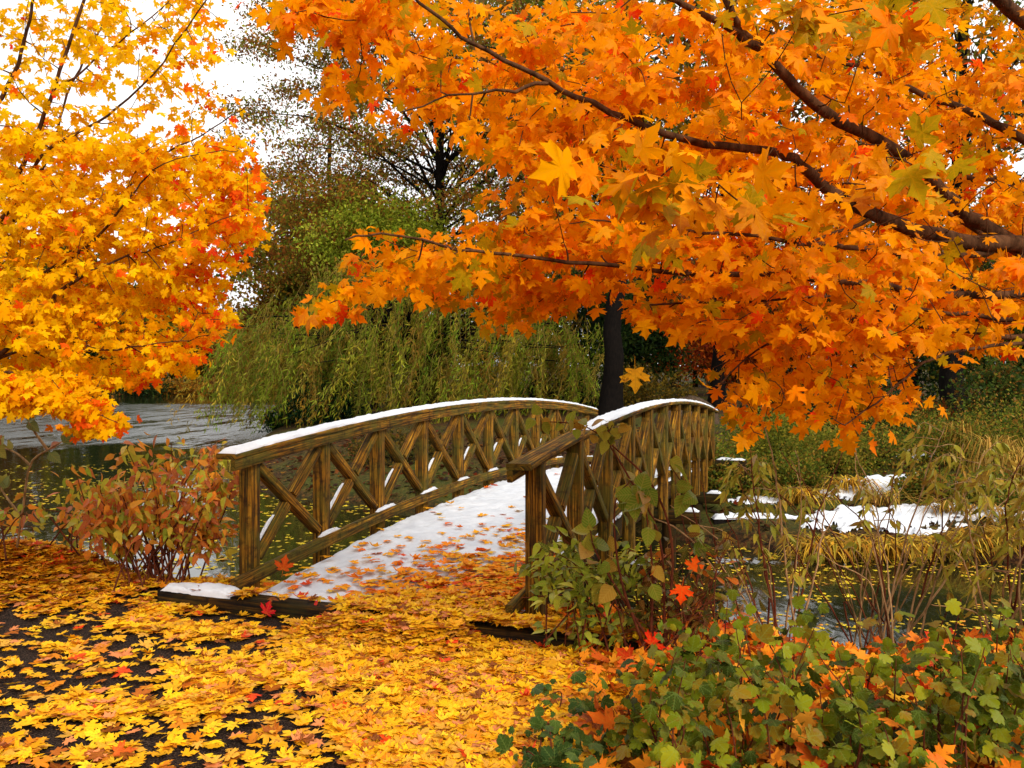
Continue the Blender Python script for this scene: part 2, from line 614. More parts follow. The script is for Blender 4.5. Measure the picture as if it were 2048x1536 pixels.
def snow_strip(mb, P, side, up, w, h, rough=.25, sub=.03, lead=.06):
    """an uneven ridge of snow lying along points P"""
    s = np.concatenate([[0], np.cumsum(np.linalg.norm(np.diff(P, axis=0), axis=1))])
    n = max(4, int(s[-1] / sub))
    u = np.linspace(0, s[-1], n)
    Q = np.stack([np.interp(u, s, P[:, k]) for k in range(3)], -1)
    up = np.broadcast_to(up, P.shape)
    U = norm(np.stack([np.interp(u, s, up[:, k]) for k in range(3)], -1))
    side = np.broadcast_to(side, Q.shape)
    m = 11
    a = np.linspace(0, math.pi, m)
    sd = rng.random() * 100
    taper = np.clip(np.minimum(u / lead, (s[-1] - u) / .06), .12, 1)
    V = []
    for k in range(m):
        nz = 1 + rough * (fnoise(u, np.full(n, a[k] * .4), 7, int(sd)) - .5) * 2
        ww = w / 2 * np.sign(math.cos(a[k])) * abs(math.cos(a[k])) ** .55 * (1 + rough * .35 * (fnoise(u, np.full(n, k * .1 + 3), 11, int(sd) + 3) - .5) * (1 if abs(math.cos(a[k])) > .3 else 0))
        hh = h * math.sin(a[k]) ** .6 * nz * taper
        V.append(Q + side * ww[:, None] + U * hh[:, None])
    V = np.stack(V, 1).reshape(-1, 3)
    T = grid_tris(n, m, False)[:, ::-1]
    f = np.array([[0, k + 1, k] for k in range(1, m - 1)])
    T = np.concatenate([T, f[:, ::-1], f + (n - 1) * m])
    mb.add(V, T)


bridge = thing('footbridge', B0, 'arched timber footbridge with cross braced railings over the pond', 'bridge')
snow_rail = []
for n_side, inner in ((0.0, 1), (BW, -1)):
    # cap boards of the handrail, butted end to end
    joints = [I0, 2.02, 4.35, 6.7, 8.9, I1]
    for a, b in zip(joints[:-1], joints[1:]):
        board('handrail', a + .002, b - .002, n_side + inner * .015, 1.07, .17, .042, bridge, c=.008)
        board('fascia', a + .002, b - .002, n_side + inner * .0755, 1.008, .04, .078, bridge)
    for k in range(11):
        P = bpt(k, n_side, 0.0)
        mb = MB()
        bottom = P - UPV * (.30 if 0 < k < 10 else .02)
        top = bpt(k, n_side, 1.047)
        beam(mb, bottom, top, BN, .11, .11)
        mb.build('post', M['wood'], bridge)
        if k == 10: continue
        # the brace that falls away from the viewer is one stick, the other is cut round it
        sl, sr = .075, .925
        a0, a1 = bpt(k + sl, n_side, .985 - .05), bpt(k + sr, n_side, .25)
        mb = MB(); beam(mb, a0, a1, BN, .085, .07); mb.build('brace', M['wood'], bridge)
        b0, b1 = bpt(k + sl, n_side, .25), bpt(k + sr, n_side, .985 - .05)
        mid = .5 * (b0 + b1); d = norm(b1 - b0)
        for q0, q1 in ((b0, mid - d * .052), (mid + d * .052, b1)):
            mb = MB(); beam(mb, q0, q1, BN, .085, .07); mb.build('brace', M['wood'], bridge)
    for a, b in ((I0, 2.9), (2.9, 6.1), (6.1, 9.0), (9.0, I1)):
        board('bottom_rail', a + .002, b - .002, n_side + inner * .080, .155, .048, .098, bridge)
    # bearers that carry the deck
    board('edge_beam', -.25, I1, n_side + inner * .22, -.14, .09, .22, bridge, 'dark_wood')
for k in range(72):
    i = -.22 + k * (10.7 / 71)
    mb = MB()
    beam(mb, bpt(i, .135, -.005), bpt(i, BW - .135, -.005), BD, .138, .04, c=.004)
    mb.build('deck_plank', M['dark_wood'], bridge)
for i in (2.62, 5.75, 8.55):
    mb = MB()
    z = -.38
    beam(mb, bpt(i, -.35, z), bpt(i, BW + .34, z), UPV, .16, .14)
    mb.build('cross_beam', M['dark_wood'], bridge)
    for nn in (.05, BW * .5, BW - .05):
        P = bpt(i, nn, z - .085)
        Q = P.copy(); Q[2] = -1.7
        V, T, L = tube_arrays(np.stack([Q, (P + Q) / 2, P]), [.095, .092, .088], 12)
        MB().add(V, T, L).build('pile', M['dark_wood'], bridge, True)
mb = MB()
beam(mb, bpt(-.36, -.46, .03), bpt(-.36, BW + .75, .03) - UPV * .05, UPV, .20, .17, c=.012)
mb.build('sill_beam', M['dark_wood'], bridge)
# timber abutment on the far bank beside the bridge
mb = MB()
beam(mb, bpt(9.6, BW + .12, .02), bpt(9.6, BW + .62, .02), BD, .22, .40, c=.01)
mb.build('abutment', M['dark_wood'], bridge)


def stuff(o, label, cat):
    return props(o, label, cat, kind='stuff')


# snow: on both handrails, on the deck, along the braces and on the sill
P, up = bcurve(I0 + .01, I1, .015, 1.089, 60)
mb = MB(); snow_strip(mb, P, BN, up, .160, .030, .5)
stuff(mb.build('rail_snow', M['snow'], None, True), 'unbroken ridge of snow along the top of the left handrail', 'snow')
P, up = bcurve(1.25, I1, BW - .015, 1.089, 50)
mb = MB(); snow_strip(mb, P, BN, up, .158, .028, .5, .03, .7)
stuff(mb.build('rail_snow', M['snow'], None, True), 'ridge of snow on the upper part of the right handrail, bare at its near end', 'snow')
mb = MB()
for n_side, inner in ((0.0, 1), (BW, -1)):
    for k in range(10):
        # on the upper side of the rising half brace
        b0, b1 = bpt(k + .075, n_side, .25), bpt(k + .925, n_side, .935)
        d = norm(b1 - b0); upn = norm(np.cross(BN, d)); upn = upn if upn[2] > 0 else -upn
        if inner == 1:
            L = np.linalg.norm(b1 - b0)
            f0, f1 = .05 + .03 * rng.random(), .33 + .08 * rng.random()
            t = np.linspace(f0 * L, f1 * L, 8)[:, None]
            snow_strip(mb, b0 + d * t + upn * .035 - BN * .022, BN, upn, .020, .018, 1.0, .012)
        if True:
            i = np.linspace(k + .86, k + 1.16 + .1 * rng.random(), 6)
            snow_strip(mb, bpt(i, np.full(6, n_side + inner * .066), np.full(6, .203)), BN, UPV, .034, .012 + .014 * rng.random(), 1.0, .014)
stuff(mb.build('brace_snow', M['snow'], None, True), 'broken lines of snow caught on the braces and lower rails', 'snow')
mb = MB()
t = np.linspace(-.45, .16, 12)
snow_strip(mb, np.stack([bpt(-.36, v, .112) for v in t]), BD, UPV, .17, .055, .6)
stuff(mb.build('sill_snow', M['snow'], None, True), 'lump of snow on the left end of the dark sill beam', 'snow')
mb = MB()
for i in (2.62, 5.75, 8.55):
    t = np.linspace(BW + .10, BW + .33, 6)
    snow_strip(mb, np.stack([bpt(i, v, -.30) for v in t]), BD, UPV, .12, .045, .5, .02)
t = np.linspace(BW + .14, BW + .60, 8)
snow_strip(mb, np.stack([bpt(9.6, v, .22) for v in t]), BD, UPV, .19, .03, .5, .03)
stuff(mb.build('beam_snow', M['snow'], None, True), 'snow caps on the cross beam ends under the right railing', 'snow')
ii = np.linspace(-.27, 10.5, 330); nn = np.linspace(.115, BW - .115, 70)
II, NN = np.meshgrid(ii, nn, indexing='ij')
edge = np.minimum(NN - .115, BW - .115 - NN)
edge = np.clip(edge / .05, 0, 1) ** .5
thick = .012 + .028 * edge * (.6 + .8 * fnoise(II, NN, 3.2, 5)) + .022 * (vnoise(II, NN, 14, 8) - .5) + .012 * (vnoise(II, NN, 30, 11) - .5)
thin = sstep(2.2, .2, II)
thick = thick - thin * .02 * fnoise(II, NN, 2.2, 15) * 2
wob = (edge < .01) * .03 * (fnoise(II * BS, NN, 9, 21) - .5) * np.where(NN < 1, 1, -1)
DP = bpt(II.ravel(), (NN + wob).ravel(), (np.maximum(thick, .004) + .0155).ravel())
top_T = grid_tris(len(ii), len(nn), False)[:, ::-1]
stuff(build('deck_snow', DP, top_T, M['snow'], smooth=True), 'white snow lying on the bridge deck', 'snow')


# ------------------------------------------------------------------ leaves
MAPLE_HALF = [(0, .05), (.09, -.02), (.24, -.06), (.42, -.03), (.35, .07), (.29, .14), (.44, .20), (.55, .27), (.66, .30), (.58, .40), (.66, .55), (.52, .52),
              (.42, .54), (.31, .47), (.19, .42), (.20, .58), (.31, .70), (.22, .72), (.15, .80), (.10, .88), (0, 1.06)]
MAPLE_MID = [(0, .05), (.26, -.06), (.42, -.02), (.29, .14), (.64, .29), (.52, .41), (.65, .55), (.32, .48), (.18, .42), (.31, .70), (.15, .80), (0, 1.06)]
MAPLE_LOW = [(0, .05), (.36, -.04), (.28, .14), (.62, .32), (.46, .42), (.60, .56), (.19, .44), (.28, .70), (.13, .80), (0, 1.05)]
LOBED_HALF = [(0, .02), (.14, -.03), (.28, .03), (.43, .08), (.47, .18), (.36, .22), (.50, .30), (.60, .42), (.56, .55), (.44, .57), (.34, .55), (.36, .70), (.30, .84), (.17, .88), (.10, .98), (0, 1.0)]


def fan_leaf(half, droop, fold, twist, seed, stem=.55):
    r = np.random.default_rng(seed)
    h = np.array(half)
    o = np.concatenate([h, (h[-2:0:-1]) * [-1, 1]])
    o = o + r.normal(0, .012, o.shape)
    c = np.array([[0, .30]])
    V2 = np.concatenate([c, o])
    x, y = V2[:, 0], V2[:, 1]
    rr = np.hypot(x, y - .30)
    z = -droop * rr ** 2 + fold * np.abs(x) + twist * x * (y - .3) + r.normal(0, .018, len(x)) * (rr > .2)
    V = np.stack([x, y, z], -1)
    m = len(o)
    T = [(0, 1 + k, 1 + (k + 1) % m) for k in range(m)]
    T = np.array(T)[:, ::-1]
    L = np.stack([x, y, np.zeros_like(x)], -1)
    if stem > 0:
        n0 = len(V)
        V = np.concatenate([V, [(-.013, .06, 0), (.013, .06, 0), (.01, -stem * .6, .05), (-.01, -stem * .6, .05), (0.004, -stem, .12), (-.008, -stem, .12)]])
        L = np.concatenate([L, np.tile([[0, .2, 0]], (6, 1))])
        T = np.concatenate([T, np.array([(0, 1, 2), (0, 2, 3), (3, 2, 4), (3, 4, 5)])[:4 if len(half) > 12 else 2] + n0])
    return V, T, L


def ovate_leaf(width, droop, fold, seed, k=6, point=1.6, stem=.18):
    r = np.random.default_rng(seed)
    t = np.linspace(0, 1, k)
    w = width * np.sin(math.pi * t ** .72) ** .85 * (1 - .35 * t)
    z = -droop * t ** 2
    wav = r.normal(0, .012, k)
    Lf = np.stack([-w, t, z + fold * w + wav], -1)
    Md = np.stack([np.zeros(k), t, z], -1)
    Rt = np.stack([w, t, z + fold * w - wav], -1)
    V = np.stack([Lf, Md, Rt], 1).reshape(-1, 3)
    T = grid_tris(k, 3, False)[:, ::-1]
    L = V * [1, 1, 0]
    if stem:
        n0 = len(V)
        V = np.concatenate([V, [(-.012, .02, 0), (.012, .02, 0), (.008, -stem, .03), (-.008, -stem, .03)]])
        L = np.concatenate([L, np.tile([[0, .2, 0]], (4, 1))])
        T = np.concatenate([T, np.array([(0, 1, 2), (0, 2, 3)]) + n0])
    return V, T, L


SPECIES = {
    'maple': [fan_leaf(MAPLE_HALF, d, f, t, s) for s, (d, f, t) in enumerate([(.25, .05, .1), (.38, -.06, -.15), (.15, .12, .2), (.45, .08, -.1), (.3, -.08, .25), (.5, .1, .05)])],
    'fallen': [fan_leaf(MAPLE_HALF, d, f, t, 20 + s, .45) for s, (d, f, t) in enumerate([(.10, .04, .1), (.22, -.06, -.15), (-.18, .1, .2), (.32, .05, -.1), (-.3, -.04, .2), (.05, .12, .05), (.16, .02, .1), (-.1, .1, .05)])],
    'maple_mass': [fan_leaf(MAPLE_MID, d, f, t, 120 + s, .4) for s, (d, f, t) in enumerate([(.25, .05, .1), (.38, -.06, -.15), (.15, .12, .2), (.45, .08, -.1), (.3, -.08, .25), (.8, .1, .05), (-.2, .1, .3)])],
    'fallen_mass': [fan_leaf(MAPLE_MID, d, f, t, 140 + s, .4) for s, (d, f, t) in enumerate([(.10, .04, .1), (.22, -.06, -.15), (-.18, .1, .2), (.32, .05, -.1), (-.3, -.04, .2), (.05, .12, .05), (-.6, .2, .3), (.12, -.05, -.1), (.06, .03, .1), (.2, .08, .1)])],
    'maple_low': [fan_leaf(MAPLE_LOW, d, f, t, 40 + s, 0) for s, (d, f, t) in enumerate([(.25, .05, .1), (.42, -.08, -.15), (.15, .18, .2)])],
    'lobed': [fan_leaf(LOBED_HALF, d, f, t, 60 + s, .3) for s, (d, f, t) in enumerate([(.25, .1, .1), (.1, -.1, -.15), (.35, .18, .2), (.2, .0, -.2)])],
    'ovate': [ovate_leaf(w, d, f, 80 + s) for s, (w, d, f) in enumerate([(.24, .25, .25), (.28, .45, .15), (.21, .15, .4), (.26, .55, .3)])],
    'round': [ovate_leaf(w, d, f, 90 + s) for s, (w, d, f) in enumerate([(.40, .15, .15), (.44, .25, .1), (.38, .1, .25)])],
    'narrow': [ovate_leaf(w, d, f, 100 + s) for s, (w, d, f) in enumerate([(.15, .35, .25), (.18, .2, .2), (.13, .5, .3)])],
}


class Leaves:
    """a crowd of leaves: position, direction of the tip, direction of the face, length, colour"""
    def __init__(self): self.p, self.a, self.n, self.s, self.c = [], [], [], [], []
    def add(self, p, a, n, s, c):
        self.p.append(np.atleast_2d(p)); self.a.append(np.atleast_2d(a)); self.n.append(np.atleast_2d(n))
        self.s.append(np.atleast_1d(s)); self.c.append(np.atleast_2d(c))
    def arrays(self):
        p, a, n, s, c = (np.concatenate(q) for q in (self.p, self.a, self.n, self.s, self.c))
        Y = norm(a)
        Z = norm(n - Y * np.sum(n * Y, -1, keepdims=True))
        X = np.cross(Y, Z)
        return p, X, Y, Z, s, c


def leaf_mesh(species, p, X, Y, Z, s, c, var):
    Vs, Ts, Ls, Cs, off = [], [], [], [], 0
    for k, (V, T, L) in enumerate(SPECIES[species]):
        m = np.where(var == k)[0]
        if not len(m): continue
        W = V[None] * s[m][:, None, None]
        P = p[m][:, None, :] + W[..., 0:1] * X[m][:, None, :] + W[..., 1:2] * Y[m][:, None, :] + W[..., 2:3] * Z[m][:, None, :]
        Vs.append(P.reshape(-1, 3))
        Ts.append((T[None] + (np.arange(len(m)) * len(V))[:, None, None] + off).reshape(-1, 3))
        Ls.append(np.tile(L, (len(m), 1)))
        Cs.append(np.repeat(c[m], len(V), axis=0))
        off += len(m) * len(V)
    return np.concatenate(Vs), np.concatenate(Ts), np.concatenate(Cs), np.concatenate(Ls)


_POOL = {}


def pool_mesh(name, species, k, colour, mat):
    key = (name, species, k, tuple(np.round(colour, 3)), mat)
    if key not in _POOL:
        V, T, L = SPECIES[species][k]
        me = bpy.data.meshes.new(name)
        me.from_pydata(V.tolist(), [], T.tolist())
        c = np.ones((len(V), 4), np.float32); c[:, :3] = colour
        me.attributes.new('tint', 'FLOAT_COLOR', 'POINT').data.foreach_set('color', c.ravel())
        me.attributes.new('luv', 'FLOAT_VECTOR', 'POINT').data.foreach_set('vector', np.asarray(L, np.float32).ravel())
        me.polygons.foreach_set('use_smooth', np.ones(len(T), bool))
        me.materials.append(M[mat])
        _POOL[key] = me
    return _POOL[key]


def in_frame(p, pad=0):
    x = 1024 + F_PX * p[:, 0] / np.maximum(p[:, 1], .1)
    y = HOR + F_PX * (CAM_H - p[:, 2]) / np.maximum(p[:, 1], .1)
    return (x > -pad) & (x < 2048 + pad) & (y > -pad) & (y < 1536 + pad) & (p[:, 1] > .3)


def emit(lv, species, mat, parent=None, parts=300, part='leaf', mass='foliage', palette=None, tag=None):
    """the leaves that show largest become objects of their own, the rest one mass"""
    p, X, Y, Z, s, c = lv.arrays()
    var = rng.integers(0, len(SPECIES[species]), len(p))
    own = np.zeros(len(p), bool)
    if parts:
        view = norm(p - np.array([0, 0, CAM_H]))
        size = s / np.maximum(p[:, 1], .3) * (.35 + np.abs(np.sum(view * Z, -1))) * in_frame(p + Y * s[:, None] * .4, -10)
        own[np.argsort(-size)[:parts]] = True
        own &= size > 0
        base = parent_base(parent) if parent is not None else np.zeros(3)
        # a limited set of tints so that the leaf meshes are shared
        cc = c[own]
        K = min(10, len(cc))
        cent = cc[rng.choice(len(cc), K, replace=False)]
        for _ in range(6):
            lab = np.argmin(((cc[:, None] - cent[None]) ** 2).sum(-1), 1)
            for k in range(K):
                if (lab == k).any(): cent[k] = cc[lab == k].mean(0)
        for j, q in enumerate(np.where(own)[0]):
            o = bpy.data.objects.new(part, pool_mesh(part, species, int(var[q]), cent[lab[j]], mat))
            R = np.eye(4)
            R[:3, 0], R[:3, 1], R[:3, 2] = X[q] * s[q], Y[q] * s[q], Z[q] * s[q]
            R[:3, 3] = p[q] - base
            COL.objects.link(o)
            if parent is not None: o.parent = parent
            o.matrix_basis = Matrix(R.tolist())
            if tag: tag(o, cent[lab[j]], p[q])
    r = ~own
    if r.any() and mass:
        if species + '_mass' in SPECIES:
            species += '_mass'
            var = rng.integers(0, len(SPECIES[species]), len(p))
        V, T, C, L = leaf_mesh(species, p[r], X[r], Y[r], Z[r], s[r], c[r], var[r])
        o = build(mass, V, T, M[mat], parent, C, L, smooth=len(SPECIES[species][0][1]) > 8)
        o['kind'] = 'stuff'
        return o


def pick(pal, n, jit=.08, weights=None):
    pal = np.array(pal)
    w = None if weights is None else np.array(weights) / np.sum(weights)
    c = pal[rng.choice(len(pal), n, p=w)]
    return np.clip(c * (1 + rng.normal(0, jit, (n, 1))) * (1 + rng.normal(0, jit * .4, (n, 3))), 0, .98)


def rnd(n, s=1.0):
    return rng.normal(0, s, (n, 3))

# ------------------------------------------------------------------ trees
def grow(limbs, targets, sway=.06, r_tip=.0022, order=None, behind=None):
    """twigs that join target points to the nearest wood already grown; limbs are (n, 4) rows of x, y, z, radius"""
    nodes = np.concatenate([l[:, :3] for l in limbs])
    rad = np.concatenate([l[:, 3] for l in limbs])
    twigs = []
    if order is None:
        d = np.array([np.min(((nodes - t) ** 2).sum(1)) for t in targets])
        order = np.argsort(d)
    for q in order:
        t = targets[q]
        dd = np.linalg.norm(nodes - t, axis=1)
        if behind is not None:
            # wood that lies further back towards the trunk is preferred
            dd = dd + .9 * np.maximum(0, ((nodes - t) @ behind) * -1 + .0)
        k = int(np.argmin(dd + rad * 1.0))
        a = nodes[k]
        L = np.linalg.norm(t - a)
        m = (a + t) / 2 + rng.normal(0, sway, 3) * L + np.array([0, 0, -.03 * L])
        C = spline([a, m, t], max(4, int(L / .14) + 3))
        r0 = min(rad[k] * .85, .0034 + L * .0055)
        R = np.linspace(r0, r_tip, len(C))
        twigs.append((C, R))
        nodes = np.concatenate([nodes, C[1:]])
        rad = np.concatenate([rad, R[1:]])
    return twigs


def spray(lv, C, n, size, pal, weights, hang=.6, spread=.07, face=(0, -.75, .5), jit=.1, tint=None, face_rnd=.55, tail=.5):
    """maple leaves in pairs along the outer part of a twig C"""
    u = 1 - rng.random(n) ** 1.3 * tail
    k = u * (len(C) - 1)
    i = np.minimum(k.astype(int), len(C) - 2)
    p = C[i] + (C[i + 1] - C[i]) * (k - i)[:, None]
    td = norm(C[-1] - C[max(0, len(C) - 3)])
    out = norm(np.cross(td, [0, 0, 1.0]))
    side = np.where(rng.random(n) < .5, 1, -1)[:, None] * out
    a = td * .6 + side * rng.uniform(.2, 1.2, (n, 1)) + np.array([0, 0, -hang]) + rnd(n, .35)
    a = norm(a)
    f = np.array(face) + rnd(n, face_rnd)
    s = size * rng.uniform(.6, 1.3, n)
    p = p + a * s[:, None] * .45 + rnd(n, spread * .8) * [1, 1, .32]
    c = pick(pal, n, jit, weights)
    if tint is not None: c = c * tint
    lv.add(p, a, f, s, c)


def limb_px(pts, r0, r1, n=26, thick=1.0):
    """a limb through photo points (x, y, distance), tapering from r0 to r1"""
    P = np.array([px(*q) for q in pts])
    C = spline(P, n)
    wob = np.cumsum(rng.normal(0, .006, C.shape), axis=0); wob -= np.linspace(0, 1, n)[:, None] * wob[-1]
    C = C + wob
    u = np.linspace(0, 1, n)[:, None]
    return np.concatenate([C, (r0 * (1 - u) ** 1.5 + r1 * (1 - (1 - u) ** 1.5)) * thick * .86], axis=1)


def wood_build(name, parts, mat, parent, sides=7):
    mb = MB()
    for C, R in parts:
        mb.add(*tube_arrays(C, R, sides))
    return mb.build(name, M[mat], parent, True)


def poly_targets(polys):
    out = []
    for poly, z0, z1, n in polys:
        poly = np.array(poly, float)
        lo, hi = poly.min(0), poly.max(0)
        k = 0
        while k < n:
            x = rng.uniform(lo[0], hi[0], 400); y = rng.uniform(lo[1], hi[1], 400)
            ok = inside(poly, x, y)
            for xx, yy in zip(x[ok], y[ok]):
                if k >= n: break
                out.append(px(xx, yy, z0 + (z1 - z0) * rng.random() ** .8)); k += 1
    return np.array(out)


# ---- orange maple on the right
ORANGE = [srgb(248, 152, 2), srgb(252, 164, 4), srgb(246, 142, 2), srgb(230, 142, 4), srgb(252, 130, 8), srgb(176, 144, 14), srgb(210, 124, 6), srgb(250, 72, 16)]
ORANGE_W = [30, 22, 20, 12, 8, 7, 6, 2]
maple_r = thing('maple_tree', (3.55, 4.3, 0), 'large orange maple whose limbs reach in from the right over the footbridge', 'tree')
tr = spline([(3.55, 4.3, -.1), (3.5, 4.32, 1.2), (3.45, 4.35, 2.4), (3.5, 4.4, 4.2), (3.4, 4.5, 7.0)], 30)
wood_build('trunk', [(tr, np.linspace(.24, .09, 30) * (1 + .5 * np.exp(-np.linspace(0, 14, 30))))], 'bark', maple_r, 14)
limbs_r = [
    limb_px([(2420, 640, 4.30), (2200, 545, 4.25), (2060, 500, 4.2), (1950, 492, 4.1), (1830, 466, 4.0), (1720, 432, 3.9), (1640, 385, 3.75), (1580, 335, 3.6), (1545, 312, 3.55), (1400, 282, 3.4), (1240, 235, 3.25), (1100, 180, 3.1), (980, 115, 3.0), (880, 45, 2.9), (800, -20, 2.85)], .062, .006, 60),
    limb_px([(2420, 600, 4.35), (2150, 545, 4.3), (2000, 455, 4.3), (1935, 413, 4.25), (1890, 368, 4.2), (1800, 300, 4.0), (1690, 235, 3.8), (1600, 165, 3.6), (1545, 105, 3.5), (1500, 72, 3.45), (1470, 30, 3.4), (1440, -30, 3.35)], .056, .018, 46),
    limb_px([(1505, 78, 3.45), (1440, 36, 3.4), (1360, 2, 3.3), (1290, -30, 3.25)], .02, .012, 14),
    limb_px([(2420, 480, 4.4), (2200, 360, 4.5), (2048, 290, 4.5), (1960, 235, 4.4), (1860, 200, 4.3), (1740, 150, 4.1), (1640, 120, 4.0), (1560, 60, 3.9)], .04, .008, 30),
    limb_px([(2420, 300, 4.4), (2200, 130, 4.2), (2048, 48, 4.0), (1985, 0, 3.9), (1900, -60, 3.8)], .055, .03, 16),
    limb_px([(2010, 496, 4.2), (1850, 508, 4.0), (1700, 500, 3.85), (1550, 486, 3.7), (1400, 462, 3.5), (1310, 446, 3.4), (1180, 440, 3.3)], .022, .004, 30),
    limb_px([(1740, 440, 3.92), (1660, 470, 3.8), (1590, 494, 3.7), (1500, 530, 3.6)], .012, .004, 12),
    limb_px([(2420, 660, 4.30), (2200, 600, 4.0), (2048, 584, 3.9), (1900, 590, 3.8), (1770, 577, 3.7), (1600, 560, 3.55), (1400, 550, 3.4), (1200, 536, 3.25), (1040, 520, 3.1), (900, 500, 3.0), (780, 465, 2.95), (690, 480, 2.9)], .03, .004, 44),
    limb_px([(2420, 700, 4.30), (2200, 650, 4.2), (2048, 632, 4.1), (1950, 622, 4.0), (1870, 607, 3.9), (1700, 590, 3.8), (1500, 600, 3.6), (1300, 610, 3.5)], .024, .005, 28),
    limb_px([(2200, 655, 4.2), (2040, 668, 4.1), (1900, 660, 4.05), (1770, 640, 4.0), (1640, 640, 3.9), (1520, 690, 3.8), (1440, 770, 3.7)], .02, .004, 28),
    limb_px([(2420, 760, 4.3), (2200, 690, 4.1), (2020, 685, 3.9), (1880, 715, 3.8), (1780, 770, 3.7), (1690, 850, 3.6)], .018, .004, 24),
    limb_px([(2420, 540, 4.4), (2200, 420, 4.7), (2048, 375, 4.8), (1900, 365, 4.8), (1700, 345, 4.7), (1560, 370, 4.6), (1400, 400, 4.4), (1200, 330, 4.2)], .035, .006, 34),
    limb_px([(1090, 178, 3.1), (1000, 190, 3.0), (900, 195, 2.95), (800, 225, 2.9)], .009, .003, 14),
    limb_px([(2060, 520, 4.2), (1800, 380, 4.4), (1600, 370, 4.4), (1500, 380, 4.35)], .016, .006, 20),
]
up_mass = [(545, 40), (575, -20), (2120, -20), (2120, 660), (1990, 690), (1700, 640), (1300, 560), (1130, 470), (1040, 440), (960, 410), (905, 350), (850, 340), (790, 290), (700, 225), (655, 270), (650, 170), (690, 90), (600, 60)]
up_core = [(800, 20), (860, -20), (2120, -20), (2120, 640), (1700, 620), (1300, 540), (1120, 400), (960, 330), (860, 230), (760, 120)]
low_mass = [(1060, 420), (900, 440), (850, 485), (720, 462), (640, 490), (605, 540), (640, 565), (610, 635), (690, 620), (740, 590), (830, 590), (880, 640), (940, 610), (1000, 660), (1060, 640), (1180, 600), (1260, 585), (1320, 640), (1380, 670), (1460, 690), (1550, 720), (1700, 710), (1790, 710), (1850, 680), (1950, 690), (2000, 640), (2100, 620), (2100, 480), (1500, 420)]
low_spray = [(1410, 720), (1430, 810), (1530, 880), (1580, 820), (1640, 810), (1690, 880), (1750, 900), (1760, 830), (1840, 820), (1790, 750), (1850, 710), (1650, 690)]
tg_up = poly_targets([(up_core, 3.4, 5.6, 400), (up_mass, 3.1, 4.6, 140)])
tg_low = poly_targets([(low_mass, 3.1, 4.6, 390), (low_spray, 3.4, 4.4, 100)])
tg_up = np.concatenate([tg_up, poly_targets([([(545, 45), (580, -20), (860, -20), (820, 120), (700, 110), (630, 100)], 2.9, 3.5, 34), ([(650, 190), (700, 130), (900, 150), (850, 300), (760, 270), (660, 250)], 2.9, 3.6, 26)])])
tg_near = poly_targets([([(1150, 300), (1440, 260), (1500, 420), (1300, 480), (1130, 430)], 2.0, 2.5, 9), ([(1480, 330), (1900, 260), (2000, 400), (1650, 420)], 2.2, 2.8, 9), ([(1480, 0), (1800, 0), (1800, 110), (1520, 90)], 2.2, 2.8, 6)])
# half of the sprays lie in flat tiers beside the limbs
tier = []
outer = np.concatenate([l[int(len(l) * .3):, :3] for l in limbs_r])
while len(tier) < 420:
    q = outer[rng.integers(len(outer))] + rng.normal(0, 1, 3) * [.50, .45, .10] - [0, 0, .04]
    if q[1] < 2.85: continue
    X, Y = np.array([1024 + F_PX * q[0] / q[1]]), np.array([HOR - F_PX * (q[2] - CAM_H) / q[1]])
    if inside(up_mass, X, Y)[0] or inside(low_mass, X, Y)[0]: tier.append(q)
sel = lambda t, f: t[rng.random(len(t)) < f]
tw = grow(limbs_r, np.concatenate([sel(tg_up, .52), sel(tg_low[:-100], .38), tg_low[-100:], np.array(tier), tg_near]), behind=np.array([1.0, .2, 0]))
for l in limbs_r:
    C, R = l[:, :3], l[:, 3]
    V, T, L = tube_arrays(C, R, 9)
    MB().add(V, T, L).build('limb', M['bark'], maple_r, True)
o = wood_build('twigwork', tw, 'bark', maple_r, 5); o['kind'] = 'stuff'
lv = Leaves()
for C, R in tw:
    e = C[-1]
    near = e[1] < 2.75
    X, Y = 1024 + F_PX * e[0] / e[1], HOR - F_PX * (e[2] - CAM_H) / e[1]
    w = list(ORANGE_W)
    if near: w[5] += 70; w[6] += 15
    if Y < 90 and X > 1450: w[5] += 30
    if Y > 420 and X < 1100: w[5] += 12
    if X < 800: w[7] += 4; w[1] += 12
    spray(lv, C, (int(rng.integers(13, 21)) if not (Y > 690 and X > 1380) else int(rng.integers(3, 8))) if not near else 9, .061 if not near else .088, ORANGE, w, hang=.6, face=(-.08, -.66, .58), tail=.8, face_rnd=.6)
# leaves that would hang right against the front of the main limbs have dropped: their bark shows
keep_l = np.concatenate([limbs_r[k][::1] for k in range(len(limbs_r))])
keep_w = np.clip(keep_l[:, 3] / .03, .42, 1)
LX, LY = 1024 + F_PX * keep_l[:, 0] / keep_l[:, 1], HOR - F_PX * (keep_l[:, 2] - CAM_H) / keep_l[:, 1]
for q in range(len(lv.p)):
    P = lv.p[q] + norm(lv.a[q]) * lv.s[q][:, None] * .45
    X, Y = 1024 + F_PX * P[:, 0] / P[:, 1], HOR - F_PX * (P[:, 2] - CAM_H) / P[:, 1]
    dd = (X[:, None] - LX) ** 2 + (Y[:, None] - LY) ** 2
    k = dd.argmin(1)
    bad = (dd.min(1) < (48 * keep_w[k]) ** 2) & (P[:, 1] < keep_l[k, 1] + .05) & (rng.random(len(P)) < np.where(keep_l[k, 3] > .02, .93, .75))
    for nm in 'pansc':
        getattr(lv, nm)[q] = getattr(lv, nm)[q][~bad]
emit(lv, 'maple', 'maple', maple_r, 300)

